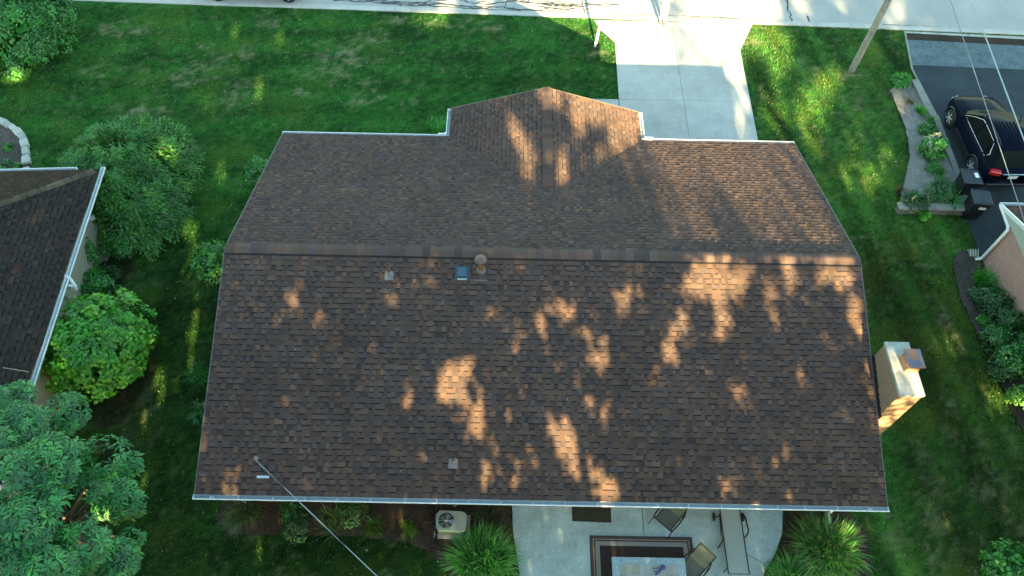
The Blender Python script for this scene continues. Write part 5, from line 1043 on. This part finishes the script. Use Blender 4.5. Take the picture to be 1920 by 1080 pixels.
for k in range(5):
    a = k * 6.283 / 5; q = [(.04, -.02), (.19, -.075), (.195, .06), (.04, .03)]; b.quad(*[(-.135 + x * math.cos(a) - y * math.sin(a), x * math.sin(a) + y * math.cos(a), .52 + y * .35) for x, y in q], (.35, .38, .40))
b.lathe([(.06, .46), (.06, .54)], (-.135, 0, 0), 14, (.2, .2, .2)); b.build('fan_blade', M_ATTRM, ac)
b = MB(); b.box((0, 0, .03), (.95, .66, .08), 0, (.35, .34, .30)); b.build('pad', M_CONC, ac)
hp = [(800, 935), (803, 955), (808, 972), (812, 985), (817, 997), (819, 1008), (818, 1018), (814, 1023), (811, 1017), (815, 1009), (820, 1000), (817, 985), (812, 965), (811, 945), (810, 935)]
b = MB(); b.tube([at(a, y, .06 + .02 * (i % 2)) for i, (a, y) in enumerate(hp)], .022, 7, (.010, .010, .012)); b.tube([at(a, y, .08) for a, y in ((788, 972), (797, 978), (808, 979), (816, 972))], .02, 7, (.010, .010, .012)); tag(b.build('garden_hose', M_ATTR), 'black looped hose lying beside the air conditioner', 'hose')
b = MB(); b.tube([at(850, 950, .3), at(872, 938, .5)], .012, 5, (.5, .5, .48)); tag(b.build('thin_conduit', M_ATTR), 'thin pale pipe slanting behind the air conditioner', 'pipe')

# ------------------------------------------------------------------ patio furniture
p0, p1 = at(1072, 946), at(1145, 979); b = MB()
b.box(((p0[0] + 2.03) / 2, -5.51, .036), (1.07, .50, .014), -.02, (.030, .032, .020), bev=.005); tag(b.build('doormat', mat("mat_fibre", rough=.95, attr=True, var=.45, scale=120, bump=.5, bscale=200)), 'plain dark olive doormat on the patio under the eave', 'doormat')
b = MB(); x0, y0, x1, y1 = 1.41, -9.0, 4.18, -6.12; z = .040; DK, PK, DB, GRY, MID = (.050, .045, .045), (.24, .18, .16), (.030, .025, .027), (.21, .215, .22), (.020, .014, .015)
bands = [(.0, .085, DK), (.085, .115, PK), (.115, .150, DB), (.150, .265, GRY), (.265, 9, MID)]
for a, d, col in bands:
    if d > 5: b.quad((x0 + a, y0 + a, z), (x1 - a, y0 + a, z), (x1 - a, y1 - a, z), (x0 + a, y1 - a, z), col); continue
    o = [(x0 + a, y0 + a), (x1 - a, y0 + a), (x1 - a, y1 - a), (x0 + a, y1 - a)]; i_ = [(x0 + d, y0 + d), (x1 - d, y0 + d), (x1 - d, y1 - d), (x0 + d, y1 - d)]
    for k in range(4): b.quad((*o[k], z), (*o[(k + 1) % 4], z), (*i_[(k + 1) % 4], z), (*i_[k], z), col)
o = [(x0, y0), (x1, y0), (x1, y1), (x0, y1)]
for k in range(4): b.quad((*o[k], .026), (*o[(k + 1) % 4], .026), (*o[(k + 1) % 4], z), (*o[k], z), DK)
tag(b.build('outdoor_rug', M_SLING), 'dark outdoor rug with grey and pink border stripes under the patio table', 'rug')
tq = [at(1147, 1043, .74), at(1284, 1047, .74)]; tx0, tx1, ty1 = tq[0][0], tq[1][0], (tq[0][1] + tq[1][1]) / 2; ty0 = ty1 - 1.1
tb_ = empty('patio_table', ((tx0 + tx1) / 2, (ty0 + ty1) / 2, .04), 'rectangular patio table with pale tiled top and mosaic border', 'table'); cx_, cy_ = (tx0 + tx1) / 2, (ty0 + ty1) / 2; b = MB()
tw_, td_ = tx1 - tx0, ty1 - ty0; b.box((0, 0, .67), (tw_, td_, .03), 0, (.34, .46, .50))
tp = b.build('tabletop', mat("table_metal", rough=.35, attr=True, var=.15, scale=10), tb_)
b = MB(); nx_ = 9; xw = (tw_ - .36) / nx_
for i in range(nx_):
    for j in range(3): b.box((-tw_ / 2 + .18 + xw * (i + .5), -td_ / 2 + .18 + (td_ - .36) / 3 * (j + .5), .690), (xw - .008, (td_ - .36) / 3 - .008, .012), 0, tuple(np.array((.42, .42, .36)) * rnd.uniform(.72, 1.1) * np.array([1, rnd.uniform(.97, 1.05), rnd.uniform(.9, 1.15)])))
k = 0
while k * .052 < tw_ - .2:
    for y in (td_ / 2 - .10, -td_ / 2 + .10): b.box((-tw_ / 2 + .1 + k * .052, y + rnd.uniform(-.012, .012), .688), (.03, .03, .008), rnd.uniform(0, 1.5), rnd.choice([(.6, .68, .70), (.38, .48, .52), (.5, .55, .55), (.3, .38, .42)]))
    k += 1
k = 0
while k * .052 < td_ - .2:
    for x in (tw_ / 2 - .10, -tw_ / 2 + .10): b.box((x + rnd.uniform(-.012, .012), -td_ / 2 + .1 + k * .052, .6885), (.03, .03, .008), rnd.uniform(0, 1.5), rnd.choice([(.6, .68, .70), (.38, .48, .52), (.5, .55, .55)]))
    k += 1
b.build('tile_inlay', mat("glazed_tile", rough=.22, attr=True, var=.12, scale=20), tp)
for sx in (-1, 1):
    for sy in (-1, 1): b = MB(); b.tube([(sx * (tw_ / 2 - .1), sy * (td_ / 2 - .1), .66), (sx * (tw_ / 2 - .14), sy * (td_ / 2 - .14), 0)], .025, 8); b.build('leg', M_BLKMET, tb_)
q = np.array(at(1243, 1066, .76)); bk = empty('table_ornament', (q[0], q[1], .735), 'small blue and white ornament standing on the tiled table', 'ornament')
b = MB(); b.lathe([(.035, 0), (.062, .03), (.065, .07), (.04, .10), (.02, .10)], (0.0, .02, 0), 14, (.05, .07, .22)); b.build('pot', M_ATTR, bk)
b = MB()
for dx, dy, z, r in ((-.25, .0, .02, .013), (-.24, -.09, .02, .013), (-.13, -.12, .015, .02), (-.20, -.16, .015, .03)): b.tube([(-.02, .0, .03), (dx * .6, dy * .6, z + .03), (dx, dy, z)], r, 6, (.08, .09, .2))
b.box((-.12, -.05, .02), (.10, .08, .03), .6, (.6, .65, .72)); b.build('arm', M_ATTR, bk)
SL = (.135, .15, .125)
def sling_chair(loc, rz, label, group):
    e = empty('patio_chair', loc, label, 'chair', group, rz); b = MB()        # faces local -Y
    P = [(-.02, -.26, .42), (0, -.05, .40), (0, .20, .41), (0, .30, .50), (0, .40, .78), (0, .46, .98)]; w2 = .245
    for i in range(len(P) - 1): b.quad((-w2, P[i][1], P[i][2]), (w2, P[i][1], P[i][2]), (w2, P[i + 1][1], P[i + 1][2]), (-w2, P[i + 1][1], P[i + 1][2]), tuple(np.array(SL) * (1.0 if i > 2 else .95)))
    for i in range(len(P) - 1): b.quad((-w2, P[i + 1][1], P[i + 1][2] - .008), (w2, P[i + 1][1], P[i + 1][2] - .008), (w2, P[i][1], P[i][2] - .008), (-w2, P[i][1], P[i][2] - .008), SL)
    b.build('sling', M_SLING, e)
    b = MB()
    for s in (-1, 1): b.tube([(s * .25, p[1], p[2]) for p in P], .014, 7)
    for p in (P[0], P[-1]): b.tube([(-.25, p[1], p[2]), (.25, p[1], p[2])], .012, 7)
    b.build('frame', M_BLKMET, e)
    for s in (-1, 1):
        b = MB(); b.tube([(s * .26, .36, .66), (s * .31, .22, .64), (s * .32, -.05, .63), (s * .31, -.22, .615), (s * .30, -.28, .58), (s * .30, -.27, .45), (s * .27, -.24, .42)], .021, 7); b.build('armrest', M_BLKMET, e)
        b = MB(); b.tube([(s * .28, -.24, .43), (s * .31, -.30, .22), (s * .31, -.34, 0)], .014, 7); b.build('leg', M_BLKMET, e)
        b = MB(); b.tube([(s * .26, .30, .48), (s * .29, .30, .22), (s * .30, .36, 0)], .014, 7); b.build('leg', M_BLKMET, e)
    return e
c = at(1252, 975, .42); sling_chair((c[0] + .02, c[1] + .06, .03), math.radians(45 - 90 + 90 - 90) + math.radians(0) + math.radians(10 - 10), 'empty sling chair angled near the eave of the patio', 'patio sling chairs').rotation_euler = (0, 0, math.radians(-42) + 0)
c = at(1296, 1062, .42); sling_chair((c[0] + .02, c[1] - .05, .045), math.radians(-45 ), 'sling chair with its back turned up beside the tiled table', 'patio sling chairs')
# chaise longue
A, Bq = np.array(at(1367, 950, .36)), np.array(at(1386, 1080, .36)); dd = (Bq - A)[:2]; ang = math.atan2(dd[1], dd[0]) + math.pi / 2
cl = empty('chaise_longue', (A[0], A[1], .03), 'long pale sling chaise longue with black wheeled frame on the patio', 'chaise longue', rz=ang); b = MB(); w2 = .265
P = [(.32, .46), (0, .37), (-.8, .345), (-1.75, .34)]
for i in range(3):
    b.quad((-w2, P[i + 1][0], P[i + 1][1]), (w2, P[i + 1][0], P[i + 1][1]), (w2, P[i][0], P[i][1]), (-w2, P[i][0], P[i][1]), (.32, .375, .37)); b.quad((-w2, P[i][0], P[i][1] - .01), (w2, P[i][0], P[i][1] - .01), (w2, P[i + 1][0], P[i + 1][1] - .01), (-w2, P[i + 1][0], P[i + 1][1] - .01), (.3, .3, .29))
b.build('sling', M_SLING, cl)
b = MB()
for s in (-1, 1): b.tube([(s * (w2 + .005), y, z - .005) for y, z in P], .016, 7)
for y, z in (P[0], P[1], P[3]): b.tube([(-w2, y, z - .02), (w2, y, z - .02)], .014, 7)
b.build('frame', M_BLKMET, cl)
for s in (-1, 1):
    b = MB(); b.tube([(s * (w2 + .02), -.20, .30), (s * (w2 + .07), -.32, .52), (s * (w2 + .10), -.68, .53), (s * (w2 + .09), -.76, .46), (s * (w2 + .02), -.84, .33)], .023, 7); b.build('armrest', M_BLKMET, cl)
    b = MB(); b.lathe([(.06, -.018), (.115, -.018), (.125, 0), (.115, .018), (.06, .018)], (0, 0, 0), 18, mtx=Matrix.Translation((s * (w2 + .13), -.22, .125)) @ Matrix.Rotation(math.pi / 2, 4, 'Y')); b.lathe([(.01, -.02), (.025, -.02), (.025, .02), (.01, .02)], (0, 0, 0), 10, mtx=Matrix.Translation((s * (w2 + .13), -.22, .125)) @ Matrix.Rotation(math.pi / 2, 4, 'Y'))
    for k in range(5): b.box((0, .055, 0), (.02, .10, .015), 0, mtx=Matrix.Translation((s * (w2 + .13), -.22, .125)) @ Matrix.Rotation(math.pi / 2, 4, 'Y') @ Matrix.Rotation(k * 1.257, 4, 'Z'))
    b.build('wheel', M_PLASTIC, cl)
    b = MB(); b.tube([(s * w2, -.26, .33), (s * (w2 + .06), -.22, .14), (s * (w2 + .13), -.22, .125)], .018, 7); b.build('leg', M_BLKMET, cl)
    b = MB(); b.tube([(s * w2, -.84, .33), (s * (w2 + .05), -.95, .16), (s * (w2 + .10), -1.02, 0)], .020, 7); b.build('leg', M_BLKMET, cl)
    b = MB(); b.tube([(s * w2, -1.60, .33), (s * (w2 + .03), -1.64, 0)], .014, 7); b.build('leg', M_BLKMET, cl)

# ------------------------------------------------------------------ person on the drive apron
def skin_mesh(name, chains, mat_, parent, sub=2):
    me = bpy.data.meshes.new(name); vs, es, rs = [], [], []; idx = {}
    for ch_ in chains:
        prev = None
        for key, p, r in ch_:
            if key not in idx: idx[key] = len(vs); vs.append(p); rs.append(r)
            if prev is not None: es.append((prev, idx[key]))
            prev = idx[key]
    me.from_pydata(vs, es, []); me.update(); me.materials.append(mat_); o = link(name, me, parent); sm = o.modifiers.new('skin', 'SKIN'); sm.use_smooth_shade = True
    for d, r in zip(me.skin_vertices[0].data, rs): d.radius = (r, r) if not isinstance(r, tuple) else r
    me.skin_vertices[0].data[0].use_root = True
    s = o.modifiers.new('sub', 'SUBSURF'); s.levels = sub; s.render_levels = sub; return o
fp = np.array(at(1241, 45)); pe = empty('person', (fp[0], fp[1], .022), 'person in pale trousers and brown shoes standing at the street end of the driveway', 'person', rz=math.radians(160))
ch_ = [[('pel', (0, 0, .93), (.15, .11)), ('waist', (0, 0, 1.08), (.135, .10)), ('chest', (0, .01, 1.30), (.165, .115)), ('neckb', (0, 0, 1.46), .065), ('neck', (0, -.01, 1.53), .055), ('head', (0, -.015, 1.62), (.078, .09)), ('crown', (0, 0, 1.72), (.07, .085))]]
for s, n in ((-1, 'l'), (1, 'r')):
    ch_.append([('pel', None, None), (n + 'hip', (s * .085, 0, .86), .085), (n + 'knee', (s * .085, -.015, .48), .058), (n + 'calf', (s * .085, .01, .33), .052), (n + 'ank', (s * .085, .02, .09), .038), (n + 'toe', (s * .095, -.13, .035), .034)])
    ch_.append([('chest', None, None), (n + 'sh', (s * .185, .005, 1.40), .058), (n + 'elb', (s * .23, .06, 1.13), .043), (n + 'wri', (s * .10, -.20, 1.08), .028), (n + 'palm', (s * .075, -.26, 1.09), (.036, .020))])
    for k, (l, dx) in enumerate(((.060, -.024), (.072, -.008), (.067, .008), (.052, .023))):
        bx, by, bz = s * .075, -.27, 1.09; ch_.append([(n + 'palm', None, None), (n + 'k%d' % k, (bx + dx * .6, by - .025, bz + dx), .010), (n + 'm%d' % k, (bx + dx * .6 - s * .012, by - .025 - l * .5, bz + dx), .009), (n + 't%d' % k, (bx + dx * .6 - s * .035, by - .02 - l * .7, bz + dx), .008)])
    ch_.append([(n + 'palm', None, None), (n + 'th', (s * .045, -.27, 1.125), .011), (n + 'tt', (s * .035, -.30, 1.135), .009)])
skin_mesh('body', ch_, M_SKIN, pe)
b = MB()
for s in (-1, 1):
    b.lathe([(.003, .010), (.011, .004), (.011, -.004), (.003, -.010)], (s * .030, -.098, 1.645), 8)
    b.lathe([(.004, .03), (.018, .015), (.018, -.015), (.004, -.03)], (s * .083, .0, 1.63), 8)
b.lathe([(.006, .02), (.016, -.012), (.004, -.02)], (0, -.108, 1.615), 8); b.box((0, -.098, 1.575), (.045, .01, .009)); b.build('face', M_SKIN, pe)
trs = [[('pel', (0, 0, .95), (.165, .13)), ('w', (0, 0, 1.03), (.15, .12))]]
for s, n in ((-1, 'l'), (1, 'r')): trs.append([('pel', None, None), (n + 'h', (s * .085, 0, .85), .098), (n + 'k', (s * .085, -.012, .48), .072), (n + 'a', (s * .085, .015, .10), .060)])
skin_mesh('trousers', trs, M_CLOTH, pe)
sh = [[('ch', (0, .01, 1.30), (.19, .135)), ('wa', (0, 0, 1.08), (.16, .125)), ('he', (0, 0, .97), (.17, .135))], [('ch', None, None), ('co', (0, 0, 1.45), .075)]]
for s, n in ((-1, 'l'), (1, 'r')): sh.append([('ch', None, None), (n + 's', (s * .185, .005, 1.40), .07), (n + 'e', (s * .225, .045, 1.18), .06)])
skin_mesh('shirt', sh, M_SHIRT, pe)
b = MB(); b.lathe([(.002, .125), (.06, .115), (.092, .075), (.098, .02), (.09, -.05), (.07, -.09)], (0, .022, 1.66), 20); b.build('hair', M_HAIR, pe)
for s in (-1, 1): b = MB(); b.lathe([(.055, 0), (.058, .03), (.05, .07), (.03, .10)], (0, 0, 0), 14, mtx=Matrix.Translation((s * .09, -.03, 0)) @ Matrix.Diagonal((.85, 2.3, 1, 1))); b.build('shoe', M_SHOE, pe)

# ------------------------------------------------------------------ tall trees of the woods behind the back garden (they shade the lot)
def woods(n=300000):
    amin, amax = -33.0, 29.0; a = RNG.uniform(amin, amax, n); bb = RNG.uniform(-3.6, 9.0, n)
    keep = np.ones(n, bool)
    for cc, Mi, wt, tg in EL:
        d = np.stack([a - cc[0], bb - cc[1]], -1) @ Mi.T; r2 = (d ** 2).sum(1); hit = r2 < (1.6 if tg in '0.2.6' else 1.9)
        if wt < 1 and tg == '0':
            hit &= RNG.random(len(a)) < 1 + math.log(max(wt, .05)) / 9.0   # thin canopy: soft half light
        elif wt < 1:                                                 # a thin spot keeps some leaves, in clumps
            nz = vnoise(a, bb, 4.0, int(1000 * wt) + int(abs(cc[0]) * 37) % 900); hit &= nz < (.40 + .55 * wt)
        keep &= ~hit
    keep &= ~inpoly(a, bb, [tuple(q) for q in BREAK])
    a, bb = a[keep], bb[keep]; n = len(a)
    ys = RNG.uniform(-23.5, -19.0, n)                              # depth inside the belt of trees
    base = np.outer(a, SA) + np.outer(bb, SB); t = (ys - base[:, 1]) / SUN_T[1]; P = base + t[:, None] * SUN_T
    return P
P = woods(); TX = np.arange(-30, 36, 5.5); ti = np.argmin(np.abs(P[:, 0][:, None] - TX[None, :] + 1.2 * np.sin(P[:, 2])[:, None]), 1)
for i, tx in enumerate(TX):
    Q = P[ti == i]; n = len(Q)
    if n < 50: continue
    g = np.array([tx, -21.3 + .6 * math.sin(i * 2.1), 0]); e = empty('tall_tree', g, 'tall leafy tree in the wood behind the back garden that shades the roof', 'tree', 'trees of the wood behind the garden')
    N = rvec(n) * .8 + -SUN_T; L = RNG.uniform(.16, .27, n); V = leaf_quads(Q - norm(np.cross(N, rvec(n))) * .1, np.cross(N, rvec(n)), N, L, L * .8, .05)
    np_mesh('crown', V - g, np.array([.03, .075, .02]) * RNG.uniform(.6, 1.4, n)[:, None], M_SHADE, e)
    zs = Q[:, 2]; hi = np.percentile(zs, 96)
    limb_mesh([([np.array([0, 0, -.2]), np.array([.1, 0, 4.0]), np.array([.0, .1, hi * .62])], .28, .10)] , M_BARK, 'trunk', e)
